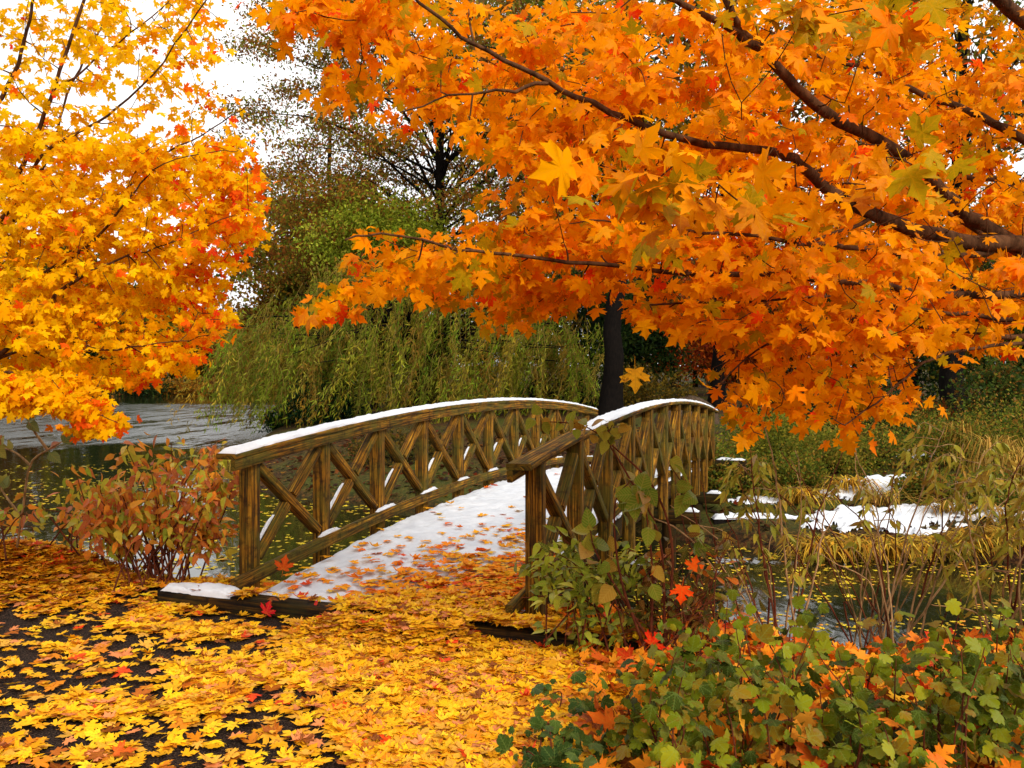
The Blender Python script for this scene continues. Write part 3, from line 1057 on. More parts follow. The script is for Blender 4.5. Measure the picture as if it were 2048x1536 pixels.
# ---- yellow maple on the left
YELLOW = [srgb(253, 202, 6), srgb(252, 192, 4), srgb(250, 180, 4), srgb(232, 186, 14), srgb(250, 144, 8), srgb(250, 96, 16), srgb(236, 52, 26)]
maple_l = thing('maple_tree', (-5.1, 5.6, 0), 'yellow maple leaning in from the left over the pond, red at its branch tips', 'tree')
tr = spline([(-5.1, 5.6, -.1), (-5.05, 5.6, 1.4), (-5.0, 5.7, 3.0), (-5.0, 5.8, 6.5)], 24)
wood_build('trunk', [(tr, np.linspace(.2, .08, 24))], 'bark', maple_l, 12)
limbs_l = [
    limb_px([(-540, 760, 5.6), (-300, 640, 5.5), (-100, 480, 5.4), (0, 390, 5.3), (60, 290, 5.2), (110, 180, 5.1), (170, 0, 5.0), (190, -60, 5)], .055, .016, 36, .58),
    limb_px([(-540, 800, 5.6), (-250, 720, 5.6), (-60, 560, 5.6), (60, 400, 5.6), (110, 290, 5.6), (150, 160, 5.6), (240, -20, 5.6)], .05, .012, 36, .58),
    limb_px([(-540, 820, 5.6), (-300, 760, 5.4), (-100, 560, 5.2), (0, 440, 5.1), (80, 305, 5.0), (190, 235, 4.9), (300, 140, 4.8), (420, -10, 4.7)], .05, .008, 36, .58),
    limb_px([(-540, 850, 5.6), (-200, 830, 5.5), (20, 690, 5.4), (110, 610, 5.3), (190, 450, 5.2), (280, 350, 5.1), (400, 272, 5.0), (500, 205, 4.9)], .05, .006, 36, .58),
    limb_px([(-540, 880, 5.6), (-220, 850, 5.3), (10, 700, 5.0), (120, 582, 4.9), (220, 522, 4.85), (330, 488, 4.8), (470, 430, 4.7)], .048, .005, 34, .58),
    limb_px([(-540, 890, 5.6), (-180, 800, 5.2), (20, 697, 5.0), (150, 694, 4.9), (300, 688, 4.8), (420, 670, 4.7)], .035, .005, 28, .58),
    limb_px([(-540, 940, 5.6), (-200, 830, 5.0), (0, 745, 4.8), (80, 780, 4.7), (160, 815, 4.6), (235, 845, 4.5)], .03, .004, 24, .58),
    limb_px([(-540, 700, 5.6), (-250, 480, 5.5), (-60, 280, 5.4), (30, 150, 5.3), (60, 40, 5.2), (80, -40, 5.2)], .05, .016, 26, .58),
    limb_px([(-540, 860, 5.6), (-160, 700, 5.2), (60, 560, 5.0), (170, 480, 4.9), (240, 400, 4.8), (310, 330, 4.75), (450, 300, 4.7)], .04, .005, 30, .58),
    limb_px([(110, 180, 5.1), (200, 110, 5.0), (300, 40, 4.9), (360, -20, 4.9)], .014, .006, 14, .58),
]
l_dense = [(-60, 250), (120, 250), (330, 300), (480, 290), (500, 360), (505, 470), (480, 520), (440, 560), (430, 620), (455, 650), (415, 700), (390, 735), (330, 740), (300, 770), (190, 760), (110, 800), (-60, 800)]
l_top = [(-60, -30), (430, -30), (440, 60), (420, 150), (480, 220), (490, 310), (300, 320), (-60, 280)]
l_low = [(-60, 740), (130, 740), (180, 790), (235, 840), (190, 865), (120, 830), (40, 815), (-60, 820)]
tg = poly_targets([(l_dense, 4.6, 5.9, 560), (l_top, 4.7, 5.8, 150), (l_low, 4.4, 5.0, 70)])
tw = grow(limbs_l, tg, behind=np.array([-.9, .1, -.4]))
for l in limbs_l:
    V, T, L = tube_arrays(l[:, :3], l[:, 3], 8)
    MB().add(V, T, L).build('limb', M['bark'], maple_l, True)
o = wood_build('twigwork', tw, 'bark', maple_l, 4); o['kind'] = 'stuff'
lv = Leaves()
for C, R in tw:
    e = C[-1]
    X, Y = 1024 + F_PX * e[0] / e[1], HOR - F_PX * (e[2] - CAM_H) / e[1]
    w = np.array([30, 26, 20, 8, 4, 1.2, .6])
    tipness = np.clip((X - 330) / 150, 0, 1) + np.clip((X + .6 * (Y - 500) - 330) / 200, 0, 1) * (Y > 480)
    if Y > 780: tipness += np.clip((X - 100) / 120, 0, 1.5)
    w = w + np.array([0, 0, 12, 0, 34, 15, 5]) * tipness
    n = int(rng.integers(14, 21)) if Y > 270 else int(rng.integers(7, 14))
    spray(lv, C, n, .051, YELLOW, w, hang=.7, face=(.15, -.8, .4), tail=.65, face_rnd=.55)
emit(lv, 'maple', 'maple', maple_l, 300)


# ---- trees further back
def cards(lv, P, size, pal, weights=None, droop=.4, jit=.15):
    n = len(P)
    a = rnd(n) + np.array([0, 0, -droop])
    f = rnd(n) + np.array([0, -.3, .5])
    lv.add(P, a, f, size * rng.uniform(.6, 1.3, n), pick(pal, n, jit, weights))


SPECIES['card'] = [(np.array([(0, 0, 0), (.26, .35, .05), (0, 1, -.1), (-.26, .4, .03)]), np.array([(0, 1, 2), (0, 2, 3)]), np.zeros((4, 3)))]
SPECIES['clump'] = [(np.array([(0, 0, 0), (.3, .25, .08), (.16, .5, -.02), (.42, .72, .05), (.05, 1, -.1), (-.14, .62, .03), (-.44, .6, .06), (-.3, .3, .02)]),
                     np.array([(0, 1, 2), (0, 2, 5), (2, 3, 4), (2, 4, 5), (0, 5, 7), (5, 6, 7)]), np.zeros((8, 3)))]
SPECIES['strap'] = [(np.array([(-.05, 0, 0), (.05, 0, 0), (.06, .5, .03), (-.06, .5, .03), (0, 1, -.04)]), np.array([(0, 1, 2), (0, 2, 3), (3, 2, 4)]), np.zeros((5, 3)))]


def far_tree(name, label, base, height, clumps, pal, leaf, per=120, sigma=.5, trunk_r=.2, bark='dark_bark', weights=None, group=None, shape='card', droop=.4, layered=False, top=None, limb_share=1.0, trunk_lean=(0, 0), cat='tree'):
    """clumps: (n, 4) rows of offset from the base and size"""
    base = np.array(base, float)
    t = thing(name, base, label, cat, group)
    H = height if top is None else top
    tr = spline([base + [0, 0, -.3], base + [trunk_lean[0] * .4, trunk_lean[1] * .4, H * .4], base + [trunk_lean[0], trunk_lean[1], H]], 16)
    tr[1:-1] += rng.normal(0, trunk_r * .15, (14, 3)) * [1, 1, 0]
    R = np.linspace(trunk_r, trunk_r * .25, 16); R[0] *= 1.5; R[1] *= 1.15
    wood_build('trunk', [(tr, R)], bark, t, 10)
    cl = np.array(clumps, float)
    C = cl[:, :3] + base
    tw = []
    for k, c in enumerate(C):
        if rng.random() > limb_share: continue
        z0 = base[2] + max(.2 * H, min(.95 * H, (c[2] - base[2]) * rng.uniform(.6, .9)))
        a = np.array([np.interp(z0, tr[:, 2], tr[:, 0]), np.interp(z0, tr[:, 2], tr[:, 1]), z0])
        L = np.linalg.norm(c - a)
        m = a * .45 + c * .55 + np.array([0, 0, .08 * L]) + rng.normal(0, .05 * L, 3)
        S = spline([a, m, c], 6)
        tw.append((S, np.linspace(min(trunk_r * .4, .010 + .007 * L), .009, 6)))
    if tw: wood_build('branchwork', tw, bark, t, 4)['kind'] = 'stuff'
    lv = Leaves()
    for (x, y, z), s in zip(C, cl[:, 3]):
        n = max(8, int(per * s * s))
        q = rnd(n) * sigma * s * np.array([1, 1, .35 if layered else .75])
        cards(lv, np.array([x, y, z]) + q, leaf, pal, weights, droop)
    emit(lv, shape, 'foliage', t, 0, mass='crown')
    return t


def ball_clumps(n, c, r, smin=.7, smax=1.3, shell=.45):
    d = norm(rnd(n))
    rr = (shell + (1 - shell) * rng.random((n, 1)))
    return np.concatenate([np.array(c) + d * rr * np.array(r), rng.uniform(smin, smax, (n, 1))], 1)


def gz(x, y): return float(terrain(np.array([x]), np.array([y]))[0])


def base_at(xp, Z):
    X = (xp - 1024) * Z / F_PX
    return np.array([X, Z, gz(X, Z)])


GREEN_OLIVE = [srgb(92, 96, 26), srgb(118, 116, 34), srgb(70, 78, 22), srgb(140, 128, 40), srgb(104, 84, 26)]
BROWN = [srgb(122, 74, 30), srgb(98, 56, 24), srgb(146, 96, 34), srgb(86, 62, 26), srgb(110, 92, 36)]
GOLD_BROWN = [srgb(150, 98, 28), srgb(172, 122, 34), srgb(124, 80, 26), srgb(134, 110, 36)]
DARK_GREEN = [srgb(34, 52, 24), srgb(48, 66, 26), srgb(26, 42, 24), srgb(62, 76, 32)]
RED_ORANGE = [srgb(150, 52, 18), srgb(176, 76, 20), srgb(120, 38, 16), srgb(190, 98, 28)]
YEL_GREEN = [srgb(150, 158, 44), srgb(126, 138, 36), srgb(170, 172, 58), srgb(104, 118, 32)]

# tall thin-crowned tree with layered russet and green sprays, behind the bridge
b = base_at(880, 38)
cl = []
for k in range(520):
    z = rng.uniform(4.5, 20)
    reach = np.interp(z, [4, 9, 14, 20], [7.5, 9.5, 9.5, 6])
    ang = rng.uniform(0, 2 * math.pi); r = reach * rng.uniform(.25, 1) ** .7
    cl.append((r * math.cos(ang), r * math.sin(ang) * .6, z + .12 * r, rng.uniform(.7, 1.4)))
far_tree('larch_tree', 'tall open tree with layered russet and dull green sprays behind the willow', b, 21, cl, [np.array(c) * 1.9 for c in GREEN_OLIVE + BROWN], .17, 270, .54, .36, limb_share=.22, weights=[3, 2, 3, 1, 2, 4, 4, 2, 3, 2], layered=True)
b = base_at(660, 45)
far_tree('elm_tree', 'broad brown and olive tree filling the gap between the two maples', b, 17, ball_clumps(230, (0, 0, 8.4), (5.6, 3, 5.8), .7, 1.2, .1), [np.array(c) * 1.5 for c in BROWN + GREEN_OLIVE], .33, 95, .56, .32, limb_share=.3, shape='clump')
# golden brown tree between the yellow maple and the willow
b = base_at(580, 46)
far_tree('beech_tree', 'golden brown leafy tree behind the left end of the willow', b, 8.6, ball_clumps(80, (0, 0, 5.9), (3.8, 2.6, 2.9)), [np.array(c) * 1.25 for c in GOLD_BROWN], .24, 190, .62, .25)
b = base_at(760, 52)
far_tree('beech_tree', 'russet brown tree standing behind the middle of the willow', b, 12, ball_clumps(90, (0, 0, 7), (5.5, 3, 4.5)), BROWN + GOLD_BROWN, .26, 170, .75, .3)


# ---- willow
def willow(base, r, tops, n, length, label):
    t = thing('willow_tree', base, label, 'tree')
    base = np.array(base)
    tr = spline([base + [0, 0, -.3], base + [.3, 0, 2], base + [.1, 0, 4.0]], 12)
    wood_build('trunk', [(tr, np.linspace(.42, .16, 12))], 'dark_bark', t, 10)
    lv, tw, lim = Leaves(), [], []
    for k in range(n):
        ang = rng.uniform(0, 2 * math.pi)
        q = rng.uniform(.12, 1) ** .6
        x, y = r[0] * q * math.cos(ang), r[1] * q * math.sin(ang)
        zt = tops * (1 - .50 * q ** 2) * rng.uniform(.62, 1.22)
        L = min(zt - .55 + rng.uniform(-.2, 1.0), length * rng.uniform(.4, 1.2))
        m = 9
        s = np.linspace(0, 1, m)
        lean = rng.normal(-.22, .30) * L
        P = np.stack([x + lean * s + .05 * np.sin(s * 9 + k), y + .12 * L * s * np.sign(y) * .3 + .05 * np.cos(s * 8 + k), zt - L * s ** 1.15], -1) + base
        tw.append((P, np.linspace(.012, .004, m)))
        if rng.random() < .16:
            a = base + [.1 * q, 0, rng.uniform(1.6, 3.4)]
            lim.append((spline([a, (a + P[0]) / 2 + [0, 0, .25], P[0]], 10), np.linspace(.06, .010, 10)))
        c = int(L * 30)
        u = rng.random(c) * (m - 1.001); i = u.astype(int)
        Q = P[i] + (P[i + 1] - P[i]) * (u - i)[:, None] + rnd(c, .07)
        a = rnd(c, .6) + np.array([-.35, 0, -1.0])
        shade = pick([srgb(124, 136, 38), srgb(150, 152, 46), srgb(104, 118, 34), srgb(164, 146, 50), srgb(138, 112, 40)], 1, .22)[0]
        lv.add(Q, a, rnd(c) + [0, -.6, .2], rng.uniform(.13, .26, c), np.clip(shade * (1 + rng.normal(0, .16, (c, 1))), 0, .9))
    wood_build('branchwork', lim, 'dark_bark', t, 5)['kind'] = 'stuff'
    wood_build('twigwork', tw, 'willow_twig', t, 3)['kind'] = 'stuff'
    SPECIES['wleaf'] = [(np.array([(0, 0, 0), (.09, .4, .02), (0, 1, -.05), (-.09, .4, .02)]), np.array([(0, 1, 2), (0, 2, 3)]), np.zeros((4, 3)))]
    emit(lv, 'wleaf', 'foliage', t, 0, mass='crown')


willow(base_at(830, 30) * [1, 1, 1], (6.9, 3.2), 4.95, 760, 4.3, 'weeping green willow with long strands hanging to the water behind the bridge')
# pale green crown above the willow
b = base_at(750, 35)
far_tree('locust_tree', 'pale yellow green feathery tree rising just above the willow', b, 8.5, ball_clumps(44, (0, 0, 7.0), (3.0, 1.6, 1.6)), [np.array(c) * 1.25 for c in YEL_GREEN], .16, 300, .5, .16, droop=.9)

# dark trunks beyond the bridge
for xp, Z, r, lab in ((1222, 27, .36, 'thick black trunked tree standing directly beyond the far end of the bridge'),
                      (1432, 31, .29, 'slender black trunked tree just right of the far end of the bridge'),
                      (1902, 25, .37, 'black trunked tree among the shrubs on the right bank')):
    b = base_at(xp, Z)
    far_tree('oak_tree', lab, b, 15, ball_clumps(60, (0, 0, 10.5), (5.5, 4, 4.2)), BROWN + GREEN_OLIVE, .26, 110, .8, r, top=14, trunk_lean=(.5, 0))

# shrubs and trees that close the view behind the trunks
specs = [
    ('pine_tree', 'dark conifer in the gap just right of the thick black trunk', 1275, 47, (0, 0, 3.6), (2.6, 2.0, 3.8), 60, DARK_GREEN, .3, 120),
    ('beech_tree', 'dull brown tree in the gap left of the slender black trunk', 1390, 54, (0, 0, 4.4), (3.2, 2.0, 4.4), 60, BROWN, .32, 110),
    ('pine_tree', 'dark conifer low behind the right railing end', 1500, 52, (0, 0, 3.4), (4.2, 2.0, 3.6), 60, DARK_GREEN, .34, 110),
    ('red_maple_tree', 'small deep red orange tree behind the right railing', 1500, 40, (0, 0, 3.1), (2.8, 2.0, 2.6), 70, RED_ORANGE, .2, 147),
    ('red_maple_tree', 'dull red tree behind the slender black trunk', 1345, 50, (0, 0, 4.2), (3.0, 2.0, 3.4), 60, RED_ORANGE + BROWN, .26, 105),
    ('pine_tree', 'dark green conifer behind the thick black trunk', 1150, 44, (0, 0, 3.4), (3.0, 2.4, 3.4), 70, DARK_GREEN, .26, 118),
    ('pine_tree', 'dark conifer between the red tree and the right hand trunk', 1690, 37, (0, 0, 3.4), (3.2, 2.4, 3.6), 80, DARK_GREEN, .22, 133),
    ('pine_tree', 'dark green conifer behind the right hand trunk', 1830, 34, (0, 0, 3.6), (2.4, 2.0, 3.8), 70, DARK_GREEN, .2, 133),
    ('willow_bush', 'green leafy tree at the right edge behind the shrubs', 2040, 27, (0, 0, 3.0), (3.0, 2.0, 3.2), 80, GREEN_OLIVE + DARK_GREEN, .17, 168),
    ('beech_tree', 'olive brown tree in the gap right of the thick black trunk', 1310, 60, (0, 0, 5.5), (5.0, 2.5, 5.0), 80, GREEN_OLIVE + BROWN, .32, 84),
    ('pine_tree', 'broad dark tree closing the view far behind the right bank', 1600, 62, (0, 0, 7), (8.0, 3, 6.5), 110, DARK_GREEN + GREEN_OLIVE, .36, 77),
    ('beech_tree', 'broad olive tree far behind the right hand shrubs', 1960, 55, (0, 0, 7), (7.5, 3, 6.8), 110, GREEN_OLIVE + BROWN, .34, 77),
    ('beech_tree', 'broad brown tree far behind the bridge', 1020, 66, (0, 0, 7), (8.0, 3, 6.5), 100, BROWN + GREEN_OLIVE, .36, 77),
]
for name, lab, xp, Z, c, r, n, pal, leaf, per in specs:
    b = base_at(xp, Z)
    far_tree(name, lab, b, c[2] + r[2] * .8, ball_clumps(n, c, r), pal, leaf, per, .62, .16, shape='clump' if leaf > .3 else 'card')
# trees on the far shore of the pond
FAR = [(-40, 31, GREEN_OLIVE), (50, 27, BROWN), (140, 32, GREEN_OLIVE), (225, 21, DARK_GREEN), (310, 18, GREEN_OLIVE), (395, 14, GREEN_OLIVE), (455, 16, BROWN), (520, 14, GREEN_OLIVE), (590, 18, GOLD_BROWN), (660, 16, DARK_GREEN)]
words_far = ['olive tree on the far shore, seen through the lowest left branches', 'brown tree on the far shore near the left edge', 'tall olive tree on the far shore behind the yellow maple',
             'dark tree on the far shore behind the middle of the yellow maple', 'olive green tree on the far shore behind the red branch tips', 'low olive tree on the far shore left of the willow',
             'brown tree on the far shore beside the willow', 'olive tree on the far shore behind the willow edge', 'golden brown tree on the far shore hidden behind the willow', 'dark tree on the far shore behind the willow']
for (xp, h, pal), lab in zip(FAR, words_far):
    Z = 158
    X = (xp - 1024) * Z / F_PX
    b = np.array([X, Z, gz(X, Z)])
    far_tree('shore_tree', lab, b, h, ball_clumps(90, (0, 0, h * .5), (6.4, 4, h * .47), .8, 1.4), pal, 1.2, 28, 1.5, .4, shape='clump', group='trees on the far shore')
SHORE = ['rusty shrub at the far waterline cut by the left edge', 'dark shrub at the far waterline close to the left edge', 'yellow brown shrub at the far waterline under the yellow maple', 'rusty shrub at the far waterline just left of the red branch tips',
         'dark shrub at the far waterline behind the red branch tips', 'yellow brown shrub at the far waterline right of the red tips', 'rust coloured shrub at the far waterline in the gap before the willow', 'dark shrub at the far waterline at the willow edge', 'golden shrub at the far waterline behind the willow strands']
for k, lab in enumerate(SHORE):
    xp = -20 + 78 * k + rng.uniform(-12, 12)
    X = (xp - 1024) * 145 / F_PX
    Z = float(np.interp(X, [-150, -90, -40, 0], [60, 132, 150, 150])) - 1.0
    far_tree('shore_shrub', lab, np.array([X, Z, -.5]), 2.4, ball_clumps(46, (0, 0, 1.1), (5.0, 1.0, 1.2 + .5 * rng.random()), .6, 1), [BROWN, DARK_GREEN, GOLD_BROWN][k % 3], .5, 70, .9, .08, group='shrubs on the far shore', cat='shrub')

# ------------------------------------------------------------------ shrubs
def shrub(name, label, base, stems, leafs, mat_stem, sides=5, cat='shrub', group=None):
    """stems: list of (points, r0, r1); leafs: callable that fills the leaves"""
    t = thing(name, base, label, cat, group)
    for C, R in stems:
        V, T, L = tube_arrays(C, R, sides)
        MB().add(V, T, L).build('stem', M[mat_stem], t, True)
    return t


def stem(p0, p1, bow, r0, r1, n=14, wob=.02):
    p0, p1 = np.array(p0, float), np.array(p1, float)
    L = np.linalg.norm(p1 - p0)
    m = p0 * .45 + p1 * .55 + np.array(bow)
    C = spline([p0, m, p1], n)
    w = np.cumsum(rng.normal(0, wob * L / n ** .5, C.shape), 0); w -= np.linspace(0, 1, n)[:, None] * w[-1]
    return C + w * .6, np.linspace(r0, r1, n)


# reddish leaved shrub by the left end of the bridge
DOG = [srgb(176, 170, 52), srgb(200, 178, 60), srgb(216, 140, 50), srgb(208, 108, 54), srgb(228, 138, 42), srgb(182, 92, 58), srgb(144, 158, 48), srgb(236, 150, 40)]
def dogwood(xb, Zb, n, xr, yr, label, nl, depth=.7, sz=.105):
    b = px(xb, 1216, Zb); b[2] = max(gz(b[0], b[1]), -.35)
    t = thing('dogwood_shrub', b, label, 'shrub')
    lv = Leaves()
    for k in range(n):
        q = b + [rng.normal(0, .16), rng.normal(.1, .14), -.12]
        e = px(rng.uniform(*xr), rng.uniform(yr[0], yr[1]), Zb + rng.uniform(-.2, depth))
        C, R = stem(q, e, [rng.normal(0, .05), 0, .12], .008, .003)
        V, T, L = tube_arrays(C, R, 5)
        MB().add(V, T, L).build('stem', M['red_twig'], t, True)
        m = nl
        u = (1 - rng.random(m) ** 1.2 * .45) * (len(C) - 1.001); i = u.astype(int)
        P = C[i] + (C[i + 1] - C[i]) * (u - i)[:, None] + rnd(m, .06)
        a = rnd(m, .7) + np.array([.1, -.1, -.7])
        f = rnd(m, .6) + np.array([0, -.7, .6])
        w = np.array([20, 16, 16, 16, 12, 14, 9, 6.0])
        if e[0] > px(330, 0, Zb)[0]: w = w * [.8, .8, 1.2, 1.5, 1.2, 1.5, .6, 1]
        lv.add(P, a, f, sz * rng.uniform(.6, 1.15, m), pick(DOG, m, .12, w))
    emit(lv, 'ovate', 'ovate', t, 170)
dogwood(285, 6.5, 52, (150, 478), (885, 1090), 'bushy shrub of olive and russet leaves beside the left railing', 31)
dogwood(170, 6.7, 12, (20, 190), (960, 1110), 'thin shrub of orange and green leaves near the left margin', 9)
dogwood(-60, 6.3, 14, (-120, 60), (930, 1130), 'dark stemmed shrub with dull rusty leaves cut by the left margin', 12)
# bare twig with pale leaves standing up against the water at the left
b = px(20, 1190, 6.6)
t = thing('sapling', b, 'bare sapling with a few round leaves at its tips in front of the bright water', 'sapling')
lv = Leaves()
for pts in ([(20, 1190, 6.6), (45, 1020, 6.4), (60, 930, 6.3), (95, 900, 6.2), (140, 875, 6.2)], [(60, 930, 6.3), (30, 905, 6.3), (-10, 890, 6.3)], [(40, 1030, 6.4), (10, 990, 6.4), (-20, 940, 6.4)], [(95, 900, 6.2), (60, 850, 6.2), (55, 830, 6.2)]):
    C = spline([px(*q) for q in pts], 12)
    V, T, L = tube_arrays(C, np.linspace(.011, .004, 12), 5)
    MB().add(V, T, L).build('stem', M['tan_twig'], t, True)
    n = 5
    k = rng.integers(7, 12, n)
    lv.add(C[k] + rnd(n, .02), rnd(n, .6) + [.3, 0, .4], rnd(n, .4) + [0, -.8, .3], rng.uniform(.08, .13, n), pick([srgb(110, 120, 70), srgb(170, 96, 60), srgb(140, 130, 60)], n))
emit(lv, 'round', 'ovate', t, 30)

# green shrub tangled round the near post of the right railing
b = px(1195, 1290, 5.0); b[2] = 0
t = thing('honeysuckle_shrub', b, 'green leaved shrub tangled round the near post of the right railing', 'shrub')
lv = Leaves()
HON = [srgb(132, 150, 36), srgb(160, 172, 48), srgb(108, 126, 34), srgb(84, 100, 32), srgb(176, 174, 60)]
for k in range(25):
    q = b + [rng.normal(.1, .22), rng.normal(0, .12), -.05]
    xx = rng.uniform(1020, 1270)
    e = px(xx, rng.uniform(1075, 1200) + .1 * abs(xx - 1120), rng.uniform(4.7, 5.2))
    C, R = stem(q, e, [.05, 0, .16], .006, .002)
    V, T, L = tube_arrays(C, R, 5)
    MB().add(V, T, L).build('stem', M['red_twig'], t, True)
    m = 22
    u = (1 - rng.random(m) * .85) * (len(C) - 1.001); i = u.astype(int)
    P = C[i] + (C[i + 1] - C[i]) * (u - i)[:, None] + rnd(m, .025)
    lv.add(P, rnd(m, .6) + [-.5, -.2, .0], rnd(m, .5) + [0, -.5, .8], rng.uniform(.055, .10, m), pick(HON, m, .12))
emit(lv, 'ovate', 'ovate', t, 200)
b = px(1290, 1300, 4.9); b[2] = -.05
t = thing('round_leaf_shrub', b, 'upright red stemmed shrub with large round green leaves in front of the right railing', 'shrub')
lv = Leaves()
for pts in ([(1300, 1300, 4.9), (1305, 1150, 4.8), (1290, 1010, 4.7), (1275, 985, 4.7)], [(1290, 1300, 4.9), (1240, 1150, 4.8), (1230, 1010, 4.8), (1262, 960, 4.8)],
            [(1310, 1300, 4.9), (1200, 1120, 4.8), (1180, 1060, 4.8)], [(1330, 1300, 4.9), (1345, 1100, 4.9), (1310, 980, 4.9), (1240, 905, 4.9), (1170, 853, 4.9), (1080, 842, 4.9)],
            [(1330, 1300, 4.9), (1320, 1080, 4.8), (1255, 950, 4.8), (1215, 880, 4.8), (1225, 850, 4.8)], [(1360, 1300, 5), (1400, 1120, 5), (1380, 1000, 5), (1340, 930, 5)]):
    C = spline([px(*q) for q in pts], 20)
    V, T, L = tube_arrays(C, np.linspace(.009, .003, 20), 6)
    MB().add(V, T, L).build('stem', M['red_twig'], t, True)
    hi = pts[-1][1] < 900
    n = 12 if not hi else 16
    k = rng.integers(6 if not hi else 15, 20, n)
    lv.add(C[k] + rnd(n, .03), rnd(n, .6) + [.1, -.1, -.3], rnd(n, .35) + [0, -.9, .3], rng.uniform(.09, .155, n) * (1 if not hi else .62), pick([srgb(126, 138, 40), srgb(104, 122, 36), srgb(150, 142, 44), srgb(168, 130, 44)], n))
emit(lv, 'round', 'ovate', t, 120)
# dark tangle of reddish stems and dull leaves right of it
b = px(1360, 1330, 4.9); b[2] = -.1
t = thing('bramble', b, 'dark tangle of reddish stems with few dull leaves right of the green shrub', 'shrub')
lv = Leaves()
for k in range(34):
    q = b + [rng.normal(0, .22), rng.normal(0, .15), -.05]
    e = px(rng.uniform(1230, 1500), rng.uniform(1020, 1230), rng.uniform(4.7, 5.4))
    C, R = stem(q, e, [rng.normal(0, .08), 0, .1], .006, .002)
    V, T, L = tube_arrays(C, R, 5)
    MB().add(V, T, L).build('stem', M['red_twig'], t, True)
    m = 10
    u = (1 - rng.random(m) * .7) * (len(C) - 1.001); i = u.astype(int)
    lv.add(C[i] + rnd(m, .05), rnd(m), rnd(m) + [0, -.5, .5], rng.uniform(.05, .09, m), pick([srgb(84, 80, 30), srgb(110, 66, 28), srgb(66, 70, 28), srgb(190, 92, 26)], m, .15, [4, 3, 3, 1]))
emit(lv, 'ovate', 'ovate', t, 120)

# low lobed shrub filling the lower right corner
NINE = [srgb(98, 106, 16), srgb(114, 120, 18), srgb(78, 88, 16), srgb(54, 64, 16), srgb(134, 132, 24), srgb(124, 98, 20)]
def ninebark(xs, ys, Z, n, label, sz=.056, pal=NINE, nl=10):
    b = px(np.mean(xs), 1620, Z); b[2] = 0
    t = thing('ninebark_shrub', b, label, 'shrub')
    lv = Leaves()
    for k in range(n):
        xx = rng.uniform(*xs)
        zz = Z + rng.uniform(-.35, .55)
        e = px(xx, 0, zz); topy = np.interp(xx, ys[0], ys[1])
        e[2] = CAM_H - (rng.uniform(0, 1) ** 1.3 * (1560 - topy) + topy - HOR) * Z / F_PX
        e[2] = max(e[2], .10)
        q = np.array([e[0] * .9 + b[0] * .1 + rng.normal(0, .08), e[1] + rng.normal(0, .08), 0.0])
        C, R = stem(q, e, [rng.normal(0, .06), rng.normal(0, .04), .04], .005, .0018)
        V, T, L = tube_arrays(C, R, 5)
        if rng.random() < .55: MB().add(V, T, L).build('stem', M['red_twig'], t, True)
        m = nl
        u = (1 - rng.random(m) ** 1.4 * .7) * (len(C) - 1.001); i = u.astype(int)
        P = C[i] + rnd(m, .05) * [1, 1, .7]
        lv.add(P, rnd(m, .6) + [0, -.5, -.15], rnd(m, .45) + [0, -.55, .85], sz * rng.uniform(.4, 1.35, m), pick(pal, m, .2))
    emit(lv, 'lobed', 'lobed', t, 240)
ninebark((1270, 1640), ([1230, 1330, 1450, 1640, 1700], [1500, 1300, 1255, 1230, 1300]), 3.35, 84, 'low green shrub of rounded lobed leaves in the lower right, left half')
ninebark((1640, 2120), ([1600, 1700, 1800, 1900, 2120], [1290, 1300, 1260, 1240, 1250]), 3.35, 100, 'dense green shrub of rounded lobed leaves filling the lower right corner')
ninebark((1060, 1230), ([1060, 1120, 1180, 1230], [1450, 1400, 1430, 1480]), 3.6, 12, 'small dark green seedling shrub standing among the yellow leaves', .06, [srgb(58, 80, 30), srgb(46, 68, 30), srgb(76, 94, 36)], 9)

# bare fanning stems with drooping leaf sprays at their tips, right of the bridge
SUM = [srgb(150, 152, 46), srgb(174, 166, 56), srgb(124, 130, 42), srgb(190, 164, 58), srgb(164, 130, 50)]
def elder(xb, yb, Zb, tips, label, bare=0):
    b = px(xb, yb, Zb)
    t = thing('elder_shrub', b, label, 'shrub')
    lv = Leaves()
    tips = tips + [(x + rng.normal(0, 70), y + rng.normal(30, 60), Z + rng.normal(0, .12), int(lf > 3)) for (x, y, Z, lf) in tips]
    for (x, y, Z, lf) in tips:
        q = b + [rng.normal(0, .10), rng.normal(0, .08), -.25]
        C, R = stem(q, px(x, y, Z), [rng.normal(0, .08), 0, .10 + .12 * rng.random()], .0085 * rng.uniform(.6, 1.1), .0025, 22, .03)
        V, T, L = tube_arrays(C, R, 6)
        MB().add(V, T, L).build('stem', M['tan_twig' if rng.random() < .6 else 'red_twig'], t, True)
        for _ in range(lf):
            # a drooping compound leaf
            i = int(len(C) * (1 - rng.random() * .22)) - 1
            out = norm(rnd(1)[0] * [1, .6, .3])
            A = C[i]; ll = rng.uniform(.22, .36)
            D = spline([A, A + out * ll * .5 + [0, 0, .02], A + out * ll * .8 + [0, 0, -ll * .55]], 8)
            V, T, L = tube_arrays(D, np.linspace(.003, .0012, 8), 4)
            MB().add(V, T, L).build('stalk', M['tan_twig'], t)
            m = 13
            k = rng.integers(2, 8, m)
            sd = np.where(np.arange(m) % 2 == 0, 1, -1)[:, None] * np.cross(out, UPV)
            lv.add(D[k], sd * .7 + out * .4 + np.array([0, 0, -.8]) + rnd(m, .2), rnd(m, .4) + [0, -.7, .4], rng.uniform(.065, .115, m), pick(SUM, m, .12))
    emit(lv, 'narrow', 'ovate', t, 150)
